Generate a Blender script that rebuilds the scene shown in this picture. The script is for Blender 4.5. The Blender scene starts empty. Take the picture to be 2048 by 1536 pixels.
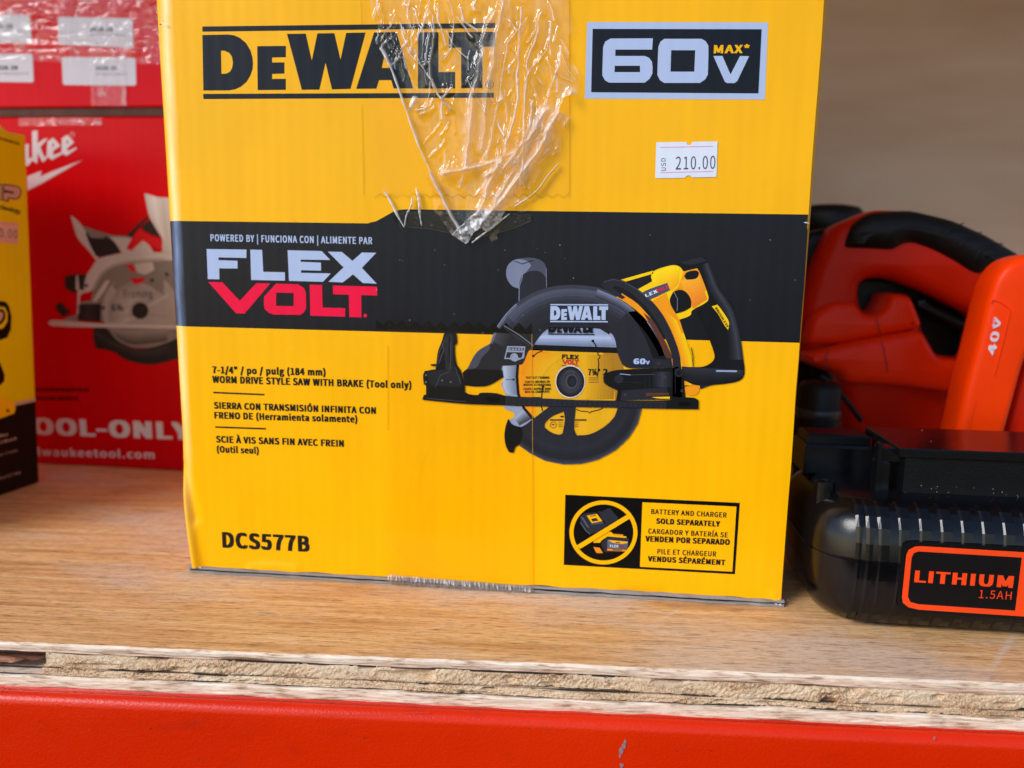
import bpy, math, random
import numpy as np
from mathutils import Vector, Matrix
from mathutils.geometry import tessellate_polygon

# ------------------------------------------------------------------ camera, world, sun, exposure
scene = bpy.context.scene
COL = scene.collection
F = 1650.0
CAM = np.array([0.2013648, -0.3755324, 0.1597488])
MR = np.array([[0.9941961721616264, 0.10630614588795702, 0.016521943155032737],
               [0.03261993663121618, -0.1515279039424882, -0.9879145884442497],
               [-0.1025178569486564, 0.9827198469926434, -0.15411616181767035]])   # right, down, forward
cd = bpy.data.cameras.new('camera')
cam = bpy.data.objects.new('camera', cd)
COL.objects.link(cam)
rr, dd, ff = [Vector(v) for v in MR]
cam.matrix_world = Matrix(((rr.x, -dd.x, -ff.x, CAM[0]), (rr.y, -dd.y, -ff.y, CAM[1]), (rr.z, -dd.z, -ff.z, CAM[2]), (0, 0, 0, 1)))
cd.sensor_width = 36
cd.lens = F * 36 / 2048
cd.clip_start = 0.01
cd.clip_end = 100
cd.dof.use_dof = True
cd.dof.focus_distance = 0.354
cd.dof.aperture_fstop = 7.0
scene.camera = cam

SUN_DIR = Vector((-0.66, -0.62, 0.62)).normalized()
EL = math.asin(SUN_DIR.z)
AZ = math.atan2(SUN_DIR.x, SUN_DIR.y)
w = bpy.data.worlds.new('World')
scene.world = w
w.use_nodes = True
nt = w.node_tree
bg = nt.nodes['Background']
sky = nt.nodes.new('ShaderNodeTexSky')
sky.sky_type = 'NISHITA'
sky.sun_disc = False
sky.sun_elevation = EL
sky.sun_rotation = AZ
sky.dust_density = 0.6
sky.ozone_density = 2.0
nt.links.new(sky.outputs[0], bg.inputs[0])
bg.inputs[1].default_value = 0.15
sd = bpy.data.lights.new('sun', 'SUN')
sd.energy = 2.0
sd.angle = math.radians(26)
sd.color = (1.0, 0.98, 0.955)
so = bpy.data.objects.new('sun', sd)
COL.objects.link(so)
so.rotation_euler = SUN_DIR.to_track_quat('Z', 'Y').to_euler()
so.location = SUN_DIR * 3
vs = scene.view_settings
vs.view_transform = 'Standard'
vs.look = 'None'
vs.gamma = 1
vs.use_curve_mapping = False
vs.exposure = 0.43
scene.cycles.use_denoising = True
scene.cycles.max_bounces = 10
scene.cycles.transparent_max_bounces = 24
scene.cycles.caustics_reflective = False
scene.cycles.caustics_refractive = False

random.seed(7)
rng = np.random.RandomState(5)


# ------------------------------------------------------------------ helpers
def lin(c):
    return tuple((v / 255 / 12.92) if v / 255 <= 0.04045 else ((v / 255 + 0.055) / 1.055) ** 2.4 for v in c)


def ray(x, y):
    return MR.T @ np.array([(x - 1024) / F, (y - 768) / F, 1.0])


def hit(x, y, o, n):
    """Point where the sight line of a photo pixel meets a real plane (o, n)."""
    d = ray(x, y)
    o = np.asarray(o, float)
    n = np.asarray(n, float)
    return CAM + d * (np.dot(o - CAM, n) / np.dot(d, n))


def proj(p):
    q = (np.asarray(p) - CAM) @ MR.T
    return np.stack([1024 + F * q[..., 0] / q[..., 2], 768 + F * q[..., 1] / q[..., 2]], -1)


def Z(ox, oy, s):
    return lambda pts: [(ox + a / s, oy + b / s) for a, b in pts]


def curve(pts, n=4):
    """Closed smooth outline through the traced points."""
    P = np.array(pts, float)
    p0, p1, p2, p3 = np.roll(P, 1, 0), P, np.roll(P, -1, 0), np.roll(P, -2, 0)
    out = []
    for k in range(len(P)):
        d1, d2 = p1[k] - p0[k], p2[k] - p1[k]
        d3 = p3[k] - p2[k]
        ca = np.dot(d1, d2) / (np.linalg.norm(d1) * np.linalg.norm(d2) + 1e-9)
        cb = np.dot(d2, d3) / (np.linalg.norm(d2) * np.linalg.norm(d3) + 1e-9)
        L = np.linalg.norm(d2)
        m1 = (p2[k] - p0[k]) if ca > 0.6 else d2 * 1.0
        m2 = (p3[k] - p1[k]) if cb > 0.6 else d2 * 1.0
        m1 = m1 / (np.linalg.norm(m1) + 1e-9) * L
        m2 = m2 / (np.linalg.norm(m2) + 1e-9) * L
        for j in range(n):
            t = j / n
            out.append(tuple((2*t**3-3*t**2+1)*p1[k] + (t**3-2*t**2+t)*m1 + (-2*t**3+3*t**2)*p2[k] + (t**3-t**2)*m2))
    return out


class Plane:
    """A vertical face: origin, unit u along it, v up, n out of it."""
    def __init__(self, o, ang=0.0, lean=(0, 0)):
        self.o = np.asarray(o, float)
        self.u = np.array([math.cos(ang), math.sin(ang), 0])
        self.v = np.array([lean[0], lean[1], 1.0])
        n = np.cross(self.u, self.v)
        self.n = n / np.linalg.norm(n)

    def uv(self, x, y):
        p = hit(x, y, self.o, self.n) - self.o
        return np.array([(p - self.v * p[2]) @ self.u, p[2]])

    def w(self, uv, h=0.0):
        return self.o + self.u * uv[0] + self.v * uv[1] + self.n * h


def _hash(ix, iy, seed):
    n = (ix.astype(np.int64) * 374761393 + iy.astype(np.int64) * 668265263 + seed * 1442695041) & 0x7fffffff
    n = ((n ^ (n >> 13)) * 1274126177) & 0x7fffffff
    n = n ^ (n >> 16)
    return (n & 0xffff) / 65535.0


def vn(x, y, seed=0):
    x = np.asarray(x, float)
    y = np.asarray(y, float)
    ix = np.floor(x)
    iy = np.floor(y)
    fx = x - ix
    fy = y - iy
    fx = fx * fx * (3 - 2 * fx)
    fy = fy * fy * (3 - 2 * fy)
    a = _hash(ix, iy, seed)
    b = _hash(ix + 1, iy, seed)
    c = _hash(ix, iy + 1, seed)
    d = _hash(ix + 1, iy + 1, seed)
    return (a + (b - a) * fx) * (1 - fy) + (c + (d - c) * fx) * fy


def seg_dist(px, py, line):
    best = np.full(np.shape(px), 1e9)
    for (x0, y0), (x1, y1) in zip(line[:-1], line[1:]):
        dx, dy = x1 - x0, y1 - y0
        L = dx * dx + dy * dy + 1e-9
        t = np.clip(((px - x0) * dx + (py - y0) * dy) / L, 0, 1)
        best = np.minimum(best, np.hypot(px - x0 - t * dx, py - y0 - t * dy))
    return best


def inside(px, py, poly):
    r = np.zeros(np.shape(px), bool)
    n = len(poly)
    for i in range(n):
        x0, y0 = poly[i]
        x1, y1 = poly[(i + 1) % n]
        c = ((y0 > py) != (y1 > py)) & (px < (x1 - x0) * (py - y0) / (y1 - y0 + 1e-12) + x0)
        r ^= c
    return r


WM = {}


def thing(name, label, cat, loc=(0, 0, 0), rotz=0.0, group=None):
    o = bpy.data.objects.new(name, None)
    o.empty_display_size = 0.02
    COL.objects.link(o)
    o.location = loc
    o.rotation_euler = (0, 0, rotz)
    WM[o] = Matrix.Translation(loc) @ Matrix.Rotation(rotz, 4, 'Z')
    o['label'] = label
    o['category'] = cat
    if group:
        o['group'] = group
    return o


def obj(name, verts, faces, mats, parent=None, fm=None, smooth=False, label=None, attr=None):
    """One mesh object from world coordinates, kept in its thing's own frame."""
    m = Matrix.Identity(4) if parent is None else WM[parent]
    V = np.asarray(verts, float)
    inv = np.array(m.inverted())
    V = V @ inv[:3, :3].T + inv[:3, 3]
    me = bpy.data.meshes.new(name)
    me.from_pydata(V.tolist(), [], [tuple(int(i) for i in f) for f in faces])
    for mt in (mats if isinstance(mats, (list, tuple)) else [mats]):
        me.materials.append(mt)
    if fm is not None:
        me.polygons.foreach_set('material_index', np.asarray(fm, np.int32))
    if smooth:
        me.polygons.foreach_set('use_smooth', np.ones(len(me.polygons), bool))
    if attr is not None:
        for k, v in attr.items():
            a = me.attributes.new(k, 'FLOAT', 'POINT')
            a.data.foreach_set('value', np.asarray(v, np.float32))
    me.update()
    o = bpy.data.objects.new(name, me)
    COL.objects.link(o)
    if parent is not None:
        o.parent = parent
    WM[o] = m
    if label:
        o['label'] = label
    return o


class MB:
    """Collects shapes for one mesh object."""
    def __init__(self):
        self.v = []
        self.f = []
        self.m = []
        self.mats = []

    def mi(self, mat):
        if mat not in self.mats:
            self.mats.append(mat)
        return self.mats.index(mat)

    def add(self, verts, faces, mat):
        b = len(self.v)
        self.v += [tuple(p) for p in verts]
        self.f += [tuple(i + b for i in f) for f in faces]
        self.m += [self.mi(mat)] * len(faces)

    def box(self, lo, hi, mat):
        x0, y0, z0 = lo
        x1, y1, z1 = hi
        v = [(x0, y0, z0), (x1, y0, z0), (x1, y1, z0), (x0, y1, z0), (x0, y0, z1), (x1, y0, z1), (x1, y1, z1), (x0, y1, z1)]
        self.add(v, [(0, 3, 2, 1), (4, 5, 6, 7), (0, 1, 5, 4), (1, 2, 6, 5), (2, 3, 7, 6), (3, 0, 4, 7)], mat)

    def build(self, name, parent=None, smooth=False, label=None):
        return obj(name, self.v, self.f, self.mats, parent, self.m, smooth, label)


LAYER = 0.00007


class Print(MB):
    """Flat ink on a face of a box: polygons, strokes and lettering, each layer a hair above the last."""
    def __init__(self, plane, base=0.0):
        super().__init__()
        self.p = plane
        self.b = base

    def uvpoly(self, loops, mat, layer):
        if loops and not hasattr(loops[0][0], '__len__'):
            loops = [loops]
        vec = [[Vector((a, b, 0)) for a, b in lp] for lp in loops]
        tri = tessellate_polygon(vec)
        flat = [q for lp in loops for q in lp]
        fs = []
        for t in tri:
            a, b, c = [flat[i] for i in t]
            s = (b[0] - a[0]) * (c[1] - a[1]) - (b[1] - a[1]) * (c[0] - a[0])
            fs.append(tuple(t) if s > 0 else tuple(reversed(t)))
        self.add([self.p.w(q, self.b + LAYER * layer) for q in flat], fs, mat)

    def cpoly(self, pts, mat, layer, holes=()):
        self.poly(curve(pts), mat, layer, [curve(h) for h in holes])

    def poly(self, pts, mat, layer, holes=()):
        loops = [[tuple(self.p.uv(*q)) for q in lp] for lp in [pts] + list(holes)]
        self.uvpoly(loops, mat, layer)

    def stroke(self, pts, wpx, mat, layer):
        q = np.array([self.p.uv(*a) for a in pts])
        s = np.linalg.norm(self.p.uv(pts[0][0], pts[0][1] - 1) - self.p.uv(*pts[0]))
        hw = wpx * s / 2
        L, R = [], []
        for i in range(len(q)):
            a = q[max(i - 1, 0)]
            b = q[min(i + 1, len(q) - 1)]
            d = (b - a) / (np.linalg.norm(b - a) + 1e-12)
            n = np.array([-d[1], d[0]])
            L.append(q[i] + n * hw)
            R.append(q[i] - n * hw)
        vs_, fs = [], []
        for a, b in zip(L, R):
            vs_ += [self.p.w(a, self.b + LAYER * layer), self.p.w(b, self.b + LAYER * layer)]
        for i in range(len(q) - 1):
            fs.append((2 * i + 1, 2 * i + 3, 2 * i + 2, 2 * i))
        self.add(vs_, fs, mat)

    def disc(self, c, r, mat, layer, inner=None, n=48):
        rx, ry = r if hasattr(r, '__len__') else (r, r)
        P = [(c[0] + rx * math.cos(t), c[1] - ry * math.sin(t)) for t in np.linspace(0, 2 * math.pi, n, endpoint=False)]
        if inner:
            ix, iy = inner if hasattr(inner, '__len__') else (inner, inner)
            Q = [(c[0] + ix * math.cos(t), c[1] - iy * math.sin(t)) for t in np.linspace(0, 2 * math.pi, n, endpoint=False)]
            a = [self.p.uv(*q) for q in P]
            b = [self.p.uv(*q) for q in Q]
            vs_ = [self.p.w(q, self.b + LAYER * layer) for q in a + b]
            self.add(vs_, [(i, (i + 1) % n, n + (i + 1) % n, n + i) for i in range(n)], mat)
        else:
            self.poly(P, mat, layer)

    def text(self, s, pL, pR, cap, mat, layer, bold=0.02, slant=0.0):
        a = np.array(self.p.uv(*pL))
        b = np.array(self.p.uv(*pR))
        sc = np.linalg.norm(self.p.uv(pL[0], pL[1] - 1) - a)
        pts, tris = glyphs(s)
        bold = max(bold, 0.0) * 1.35 * cap_height() / 0.7
        x0, x1 = pts[:, 0].min() - bold, pts[:, 0].max() + bold
        d = b - a
        up = np.array([-d[1], d[0]]) / np.linalg.norm(d) * cap * sc / (cap_height() + bold * 0.8)
        offs = [(0, 0)] if bold <= 0 else [(-bold, -bold * .4), (-bold * .4, bold * .4), (bold * .4, -bold * .4), (bold, bold * .4), (-bold, bold * .4), (bold, -bold * .4)]
        for k, (ox, oy) in enumerate(offs):
            vs_ = []
            for x, y in pts:
                q = a + d * ((x + ox - x0) / (x1 - x0)) + up * (y + oy + bold * .4)
                vs_.append(self.p.w(q, self.b + LAYER * (layer + 0.1 * k)))
            self.add(vs_, tris, mat)


_gl = {}
try:
    FONT = bpy.data.fonts.load(bpy.utils.system_resource('DATAFILES', path='fonts') + '/Noto Sans CJK Regular.woff2')   # a sans that ships with Blender
except Exception:
    FONT = None


def cap_height():
    return glyphs('H')[0][:, 1].max()


def glyphs(s):
    k = s
    if k in _gl:
        return _gl[k]
    c = bpy.data.curves.new('lettering', 'FONT')
    c.body = s
    if FONT:
        c.font = FONT
    c.resolution_u = 3
    c.space_character = 1.07
    o = bpy.data.objects.new('lettering', c)
    COL.objects.link(o)
    dg = bpy.context.evaluated_depsgraph_get()
    dg.update()
    ev = o.evaluated_get(dg)
    me = ev.to_mesh()
    pts = np.array([(v.co.x, v.co.y) for v in me.vertices])
    fs = []
    for p in me.polygons:
        i = list(p.vertices)
        q = pts[i]
        ar = sum(q[j][0] * q[(j + 1) % len(i)][1] - q[(j + 1) % len(i)][0] * q[j][1] for j in range(len(i)))
        fs.append(tuple(i) if ar > 0 else tuple(reversed(i)))
    ev.to_mesh_clear()
    bpy.data.objects.remove(o)
    bpy.data.curves.remove(c)
    _gl[k] = (pts, fs)
    return _gl[k]


# ------------------------------------------------------------------ materials
def newmat(name):
    m = bpy.data.materials.new(name)
    m.use_nodes = True
    return m, m.node_tree, m.node_tree.nodes['Principled BSDF']


def nd(t, kind, **kw):
    n = t.nodes.new(kind)
    for k, v in kw.items():
        setattr(n, k, v)
    return n


def coords(t, scale=(1, 1, 1), rot=(0, 0, 0)):
    tc = nd(t, 'ShaderNodeTexCoord')
    mp = nd(t, 'ShaderNodeMapping')
    mp.inputs['Scale'].default_value = scale
    mp.inputs['Rotation'].default_value = rot
    t.links.new(tc.outputs['Object'], mp.inputs[0])
    return mp.outputs[0]


def noise(t, co, scale, detail=3, rough=0.55):
    n = nd(t, 'ShaderNodeTexNoise')
    n.inputs['Scale'].default_value = scale
    n.inputs['Detail'].default_value = detail
    n.inputs['Roughness'].default_value = rough
    t.links.new(co, n.inputs['Vector'])
    return n.outputs['Fac']


def ramp(t, fac, stops):
    r = nd(t, 'ShaderNodeValToRGB')
    el = r.color_ramp.elements
    while len(el) < len(stops):
        el.new(0.5)
    for e, (p, c) in zip(el, stops):
        e.position = p
        e.color = (*c, 1) if len(c) == 3 else c
    t.links.new(fac, r.inputs[0])
    return r.outputs[0]


def mixc(t, fac, a, b, mode='MIX'):
    m = nd(t, 'ShaderNodeMix', data_type='RGBA', blend_type=mode)
    for sock, v in ((m.inputs[0], fac), (m.inputs[6], a), (m.inputs[7], b)):
        if hasattr(v, 'is_linked'):
            t.links.new(v, sock)
        elif hasattr(v, '__len__'):
            sock.default_value = (*v[:3], 1)
        else:
            sock.default_value = v
    return m.outputs[2]


def math_(t, op, a, b=0.0):
    m = nd(t, 'ShaderNodeMath', operation=op)
    for i, v in enumerate((a, b)):
        if hasattr(v, 'is_linked'):
            t.links.new(v, m.inputs[i])
        else:
            m.inputs[i].default_value = v
    return m.outputs[0]


def bump(t, b, h, dist, strength=1.0):
    n = nd(t, 'ShaderNodeBump')
    n.inputs['Distance'].default_value = dist
    n.inputs['Strength'].default_value = strength
    t.links.new(h, n.inputs['Height'])
    t.links.new(n.outputs[0], b.inputs['Normal'])


INK = {}


def ink(name, rgb, rough=0.38, var=0.05, spec=0.16):
    """Litho ink on corrugated board: faint vertical flutes, fine paper tooth and uneven gloss."""
    if name in INK:
        return INK[name]
    m, t, b = newmat(name)
    c = lin(rgb)
    co = coords(t)
    n1 = noise(t, coords(t, (1, 1, 0.12)), 90, 3)
    n2 = noise(t, co, 14, 4)
    k = math_(t, 'ADD', math_(t, 'MULTIPLY', n1, 0.5), math_(t, 'MULTIPLY', n2, 0.5))
    lo = tuple(v * (1 - var * 1.6) for v in c)
    hi = tuple(min(1, v * (1 + var) + 0.0005) for v in c)
    t.links.new(ramp(t, k, [(0.3, lo), (0.7, hi)]), b.inputs['Base Color'])
    r = math_(t, 'ADD', math_(t, 'MULTIPLY', n2, 0.2), rough - 0.1)
    t.links.new(r, b.inputs['Roughness'])
    b.inputs['Specular IOR Level'].default_value = spec
    wv = nd(t, 'ShaderNodeTexWave', wave_type='BANDS', bands_direction='X')
    wv.inputs['Scale'].default_value = 52
    wv.inputs['Distortion'].default_value = 0.6
    wv.inputs['Detail'].default_value = 1
    t.links.new(co, wv.inputs['Vector'])
    h = math_(t, 'ADD', math_(t, 'MULTIPLY', wv.outputs['Fac'], 0.42), math_(t, 'MULTIPLY', noise(t, co, 900, 2), 0.12))
    h = math_(t, 'ADD', h, math_(t, 'MULTIPLY', n2, 1.6))
    bump(t, b, h, 0.00009)
    INK[name] = m
    return m


def plastic(name, rgb, rough=0.4, grain=1400, amt=0.00004, spec=0.5, coat=0.0, var=0.08):
    m, t, b = newmat(name)
    c = lin(rgb)
    co = coords(t)
    n2 = noise(t, co, 35, 5)
    t.links.new(ramp(t, n2, [(0.3, tuple(v * (1 - var) for v in c)), (0.7, tuple(min(1, v * (1 + var)) for v in c))]), b.inputs['Base Color'])
    r = math_(t, 'ADD', math_(t, 'MULTIPLY', noise(t, co, 120, 4), 0.16), rough - 0.08)
    t.links.new(r, b.inputs['Roughness'])
    b.inputs['Specular IOR Level'].default_value = spec
    b.inputs['Coat Weight'].default_value = coat
    bump(t, b, noise(t, co, grain, 2), amt)
    return m


def clear_tape(name, milky=0.0, rough=0.1, use_attr=False, tint=(0.995, 0.98, 0.95), bumpd=0.0, gain=1.4, through=0.35):
    """Clear parcel tape: see-through film with a sharp film reflection; folds of many layers go milky."""
    m = bpy.data.materials.new(name)
    m.use_nodes = True
    t = m.node_tree
    t.nodes.clear()
    out = nd(t, 'ShaderNodeOutputMaterial')
    tr = nd(t, 'ShaderNodeBsdfTransparent')
    tr.inputs[0].default_value = (*tint, 1)
    gl = nd(t, 'ShaderNodeBsdfGlossy')
    gl.inputs['Roughness'].default_value = rough
    df = nd(t, 'ShaderNodeBsdfDiffuse')
    df.inputs[0].default_value = (0.97, 0.96, 0.97, 1)
    tl = nd(t, 'ShaderNodeBsdfTranslucent')
    tl.inputs[0].default_value = (0.9, 0.86, 0.84, 1)
    md = nd(t, 'ShaderNodeMixShader')
    md.inputs[0].default_value = through
    t.links.new(df.outputs[0], md.inputs[1])
    t.links.new(tl.outputs[0], md.inputs[2])
    m1 = nd(t, 'ShaderNodeMixShader')
    if use_attr:
        at = nd(t, 'ShaderNodeAttribute', attribute_name='layers')
        t.links.new(at.outputs['Fac'], m1.inputs[0])
    else:
        m1.inputs[0].default_value = milky
    t.links.new(tr.outputs[0], m1.inputs[1])
    t.links.new(md.outputs[0], m1.inputs[2])
    fr = nd(t, 'ShaderNodeLayerWeight')
    fr.inputs['Blend'].default_value = 0.5
    f5 = math_(t, 'POWER', fr.outputs['Facing'], 4.0)
    fac = math_(t, 'MINIMUM', math_(t, 'MULTIPLY', math_(t, 'ADD', math_(t, 'MULTIPLY', f5, 0.9), 0.05), gain), 0.9)
    m2 = nd(t, 'ShaderNodeMixShader')
    t.links.new(fac, m2.inputs[0])
    t.links.new(m1.outputs[0], m2.inputs[1])
    t.links.new(gl.outputs[0], m2.inputs[2])
    if bumpd:
        bn = nd(t, 'ShaderNodeBump')
        bn.inputs['Distance'].default_value = bumpd
        h = math_(t, 'ADD', noise(t, coords(t, (1, 1, 0.35)), 260, 3), noise(t, coords(t, (1, 1, 0.2)), 60, 2))
        t.links.new(h, bn.inputs['Height'])
        t.links.new(bn.outputs[0], gl.inputs['Normal'])
        t.links.new(bn.outputs[0], fr.inputs['Normal'])
    t.links.new(m2.outputs[0], out.inputs[0])
    return m


YELLOW = ink('yellow_board', (250, 180, 0), 0.27, 0.05, 0.2)
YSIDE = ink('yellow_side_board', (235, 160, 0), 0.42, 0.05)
BLACK = ink('black_ink', (17, 19, 28), 0.28, 0.14, 0.2)
BLACK2 = ink('taped_black_ink', (10, 9, 9), 0.3, 0.3, 0.15)

SILVER = ink('pale_grey_ink', (172, 186, 218), 0.42, 0.02)
MAG = ink('crimson_ink', (236, 8, 62), 0.4, 0.02)
GOLD = ink('gold_ink', (245, 178, 0), 0.4, 0.02)
GREYBOARD = ink('raw_grey_board', (150, 142, 138), 0.8, 0.25, 0.2)
PAPER = ink('white_paper', (218, 223, 236), 0.6, 0.02, 0.3)
TEXTK = ink('text_black_ink', (26, 24, 18), 0.45, 0.1)
PINK = ink('pink_ink', (235, 110, 165), 0.6, 0.02)
DIGIT = ink('stamp_ink', (66, 70, 84), 0.6, 0.15)
RED = ink('red_board', (200, 0, 8), 0.3, 0.05, 0.1)
RED2 = ink('red_board_upper', (206, 0, 20), 0.3, 0.05, 0.1)
REDK = ink('dark_red_print', (96, 0, 4), 0.4, 0.1)
RWHITE = ink('white_print_on_red', (214, 198, 192), 0.4, 0.03)


# ------------------------------------------------------------------ wood, wall, beam
def wood_top():
    m, t, b = newmat('worn_plywood_veneer')
    long_ = noise(t, coords(t, (1.3, 26, 26)), 9, 6, 0.65)
    fine = noise(t, coords(t, (14, 260, 260)), 10, 3, 0.65)
    broad = noise(t, coords(t, (3, 7, 7)), 1.6, 4)
    base = ramp(t, long_, [(0.28, lin((186, 130, 76))), (0.5, lin((230, 176, 116))), (0.72, lin((248, 208, 150)))])
    worn = ramp(t, broad, [(0.47, (0, 0, 0)), (0.58, (1, 1, 1))])
    base = mixc(t, math_(t, 'MULTIPLY', worn, 0.72), base, lin((222, 198, 176)))
    pores = ramp(t, fine, [(0.55, (0, 0, 0)), (0.63, (1, 1, 1))])
    base = mixc(t, math_(t, 'MULTIPLY', pores, 0.75), base, lin((122, 82, 54)))
    dash = ramp(t, noise(t, coords(t, (7, 95, 95), (0, 0, 0.03)), 8, 4, 0.7), [(0.57, (0, 0, 0)), (0.63, (1, 1, 1))])
    base = mixc(t, math_(t, 'MULTIPLY', dash, 0.6), base, lin((108, 74, 52)))
    scr = nd(t, 'ShaderNodeTexVoronoi', feature='DISTANCE_TO_EDGE')
    scr.inputs['Scale'].default_value = 9
    t.links.new(coords(t, (1, 2.4, 1), (0, 0, 0.5)), scr.inputs['Vector'])
    sc = ramp(t, scr.outputs[0], [(0.0, (1, 1, 1)), (0.016, (0, 0, 0))])
    msk = ramp(t, noise(t, coords(t), 30, 3), [(0.5, (0, 0, 0)), (0.6, (1, 1, 1))])
    base = mixc(t, math_(t, 'MULTIPLY', math_(t, 'MULTIPLY', sc, msk), 0.35), base, lin((236, 218, 204)))
    st = ramp(t, noise(t, coords(t, (1, 1.7, 1)), 23, 5), [(0.63, (0, 0, 0)), (0.72, (1, 1, 1))])
    base = mixc(t, math_(t, 'MULTIPLY', st, 0.4), base, lin((92, 72, 58)))
    t.links.new(base, b.inputs['Base Color'])
    t.links.new(math_(t, 'ADD', math_(t, 'MULTIPLY', long_, 0.25), 0.36), b.inputs['Roughness'])
    h = math_(t, 'ADD', math_(t, 'MULTIPLY', fine, -0.6), math_(t, 'MULTIPLY', long_, 0.6))
    bump(t, b, h, 0.0006)
    return m


def wood_edge(name, c0, c1, c2, rough=True):
    m, t, b = newmat(name)
    if rough:
        g = noise(t, coords(t, (1, 1, 0.8)), 1350, 4, 0.8)
    else:
        g = noise(t, coords(t, (0.25, 1, 3)), 420, 4, 0.7)
    big = noise(t, coords(t, (1, 1, 3)), 40, 4)
    k = math_(t, 'ADD', math_(t, 'MULTIPLY', g, 0.62), math_(t, 'MULTIPLY', big, 0.38))
    base = ramp(t, k, [(0.40, c0), (0.48, c1), (0.60, c2)])
    st = ramp(t, noise(t, coords(t, (1, 1, 2)), 55, 4), [(0.6, (0, 0, 0)), (0.72, (1, 1, 1))])
    base = mixc(t, math_(t, 'MULTIPLY', st, 0.3), base, lin((176, 120, 84)))
    t.links.new(base, b.inputs['Base Color'])
    if rough:
        pit = ramp(t, noise(t, coords(t, (0.8, 1, 1.6)), 210, 4, 0.7), [(0.63, (0, 0, 0)), (0.69, (1, 1, 1))])
        base = mixc(t, math_(t, 'MULTIPLY', pit, 0.75), base, lin((74, 54, 42)))
        t.links.new(base, b.inputs['Base Color'])
    b.inputs['Roughness'].default_value = 0.85
    b.inputs['Specular IOR Level'].default_value = 0.2
    bump(t, b, g, 0.0010 if rough else 0.0004)
    return m


WTOP = wood_top()
WPALE = wood_edge('pale_ply_edge', lin((170, 134, 106)), lin((228, 202, 176)), lin((244, 226, 206)), False)
WROUGH = wood_edge('rough_end_grain', lin((156, 112, 78)), lin((240, 202, 160)), lin((252, 230, 200)), True)
WDARK, _t, _b = newmat('dark_glue_and_void_shade')
_b.inputs['Base Color'].default_value = (*lin((52, 42, 38)), 1)
_b.inputs['Roughness'].default_value = 0.9

SH_ANG = math.atan2(-0.0608 + 0.0825, 0.3681 + 0.0377)
SH_O = np.array([-0.0377, -0.0825, 0.0])
ux = np.array([math.cos(SH_ANG), math.sin(SH_ANG), 0])
uy = np.array([-math.sin(SH_ANG), math.cos(SH_ANG), 0])


def SH(s, d, z):
    return SH_O + ux * s + uy * d + np.array([0, 0, z])


SX0, SX1 = -0.45, 0.95
board = thing('plywood_shelf', 'worn brown plywood shelf board with rough layered front edge, under all the boxes', 'shelf', tuple(SH(0, 0, 0)), SH_ANG)


def edge_wob(s, seed, a=0.0006):
    return (vn(s * 60, s * 0, seed) - 0.5) * 2 * a + (vn(s * 9, s * 0, seed + 9) - 0.5) * 2 * a


def ply(name, z0, z1, mat, rough, seed, parent, d0=0.0, gap=None):
    """One veneer layer of the board: broken front edge, top and bottom."""
    ss = np.arange(SX0, SX1, 0.0011) if rough else np.arange(SX0, SX1, 0.003)
    nz = 7
    rows = []
    for j in range(nz):
        f = j / (nz - 1)
        z = z0 + (z1 - z0) * f
        zz = z + ((edge_wob(ss, seed + 20, 0.0005)) if j in (0, nz - 1) else 0)
        dsp = d0 + edge_wob(ss, seed, 0.0005)
        if rough:
            dsp = dsp + (vn(ss * 900, np.full_like(ss, j * 1.7), seed + 3) - 0.3) * 0.0007 + np.clip(vn(ss * 120, np.full_like(ss, j * 0.6), seed + 5) - 0.72, 0, 1) * 0.012
        else:
            dsp = dsp + (vn(ss * 200, np.full_like(ss, j * 0.9), seed + 3) - 0.5) * 0.0003
        if j in (0, nz - 1):
            dsp = dsp + 0.0004
        if gap is not None:
            g = np.clip((gap - ss) / 0.004, 0, 1)
            dsp = dsp + g * 0.02
        rows.append((dsp, zz))
    V = []
    n = len(ss)
    V += [SH(s, 0.62, z0) for s in ss]
    for dsp, zz in rows:
        zz = np.broadcast_to(zz, ss.shape)
        V += [SH(s, d, q) for s, d, q in zip(ss, dsp, zz)]
    V += [SH(s, 0.62, z1) for s in ss]
    Fc = []
    for r in range(nz + 1):
        for i in range(n - 1):
            a = r * n + i
            Fc.append((a, a + 1, a + n + 1, a + n))
    return obj(name, V, Fc, mat, parent)


# top veneer: surface sheet plus its pale edge
TH = [0.0, -0.0042, -0.0108, -0.0140, -0.0190]
ss = np.linspace(SX0, SX1, 900)
V, Fc, fm = [], [], []
prof = [(0.62, 0.0), (0.3, 0.0), (0.1, 0.0), (0.02, 0.0), (0.004, 0.0), (0.0012, -0.0001)]
for i, s in enumerate(ss):
    ew = float(edge_wob(s, 31, 0.0005)) + 0.0006 * float(vn(s * 240, 0.5, 77))
    for d, z in prof:
        V.append(SH(s, d + (ew if d < 0.01 else 0), z))
    V.append(SH(s, ew - 0.0000, -0.0006 - 0.0006 * float(vn(s * 130, 3.5, 8))))
    zb_ = -0.0023 + 0.0009 * (float(vn(s * 70, 1.5, 18)) - .5)
    V.append(SH(s, ew + 0.0001, zb_))
    V.append(SH(s, ew + 0.003, zb_))
n = len(prof) + 3
for i in range(len(ss) - 1):
    for j in range(n - 1):
        a = i * n + j
        Fc.append((a, a + 1, a + n + 1, a + n))
        fm.append(0 if j < len(prof) - 1 else 1)
obj('face_veneer', V, Fc, [WTOP, WPALE], board, fm)
WPINK = wood_edge('pinkish_ply_edge', lin((150, 112, 90)), lin((212, 176, 150)), lin((236, 208, 184)), False)
ply('cross_ply', TH[1] + 0.0002, -0.0018, WPINK, False, 36, board, 0.0004)
ply('inner_ply', TH[2] + 0.0001, TH[1] - 0.0002, WROUGH, True, 41, board, 0.0005, gap=0.018)
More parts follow.
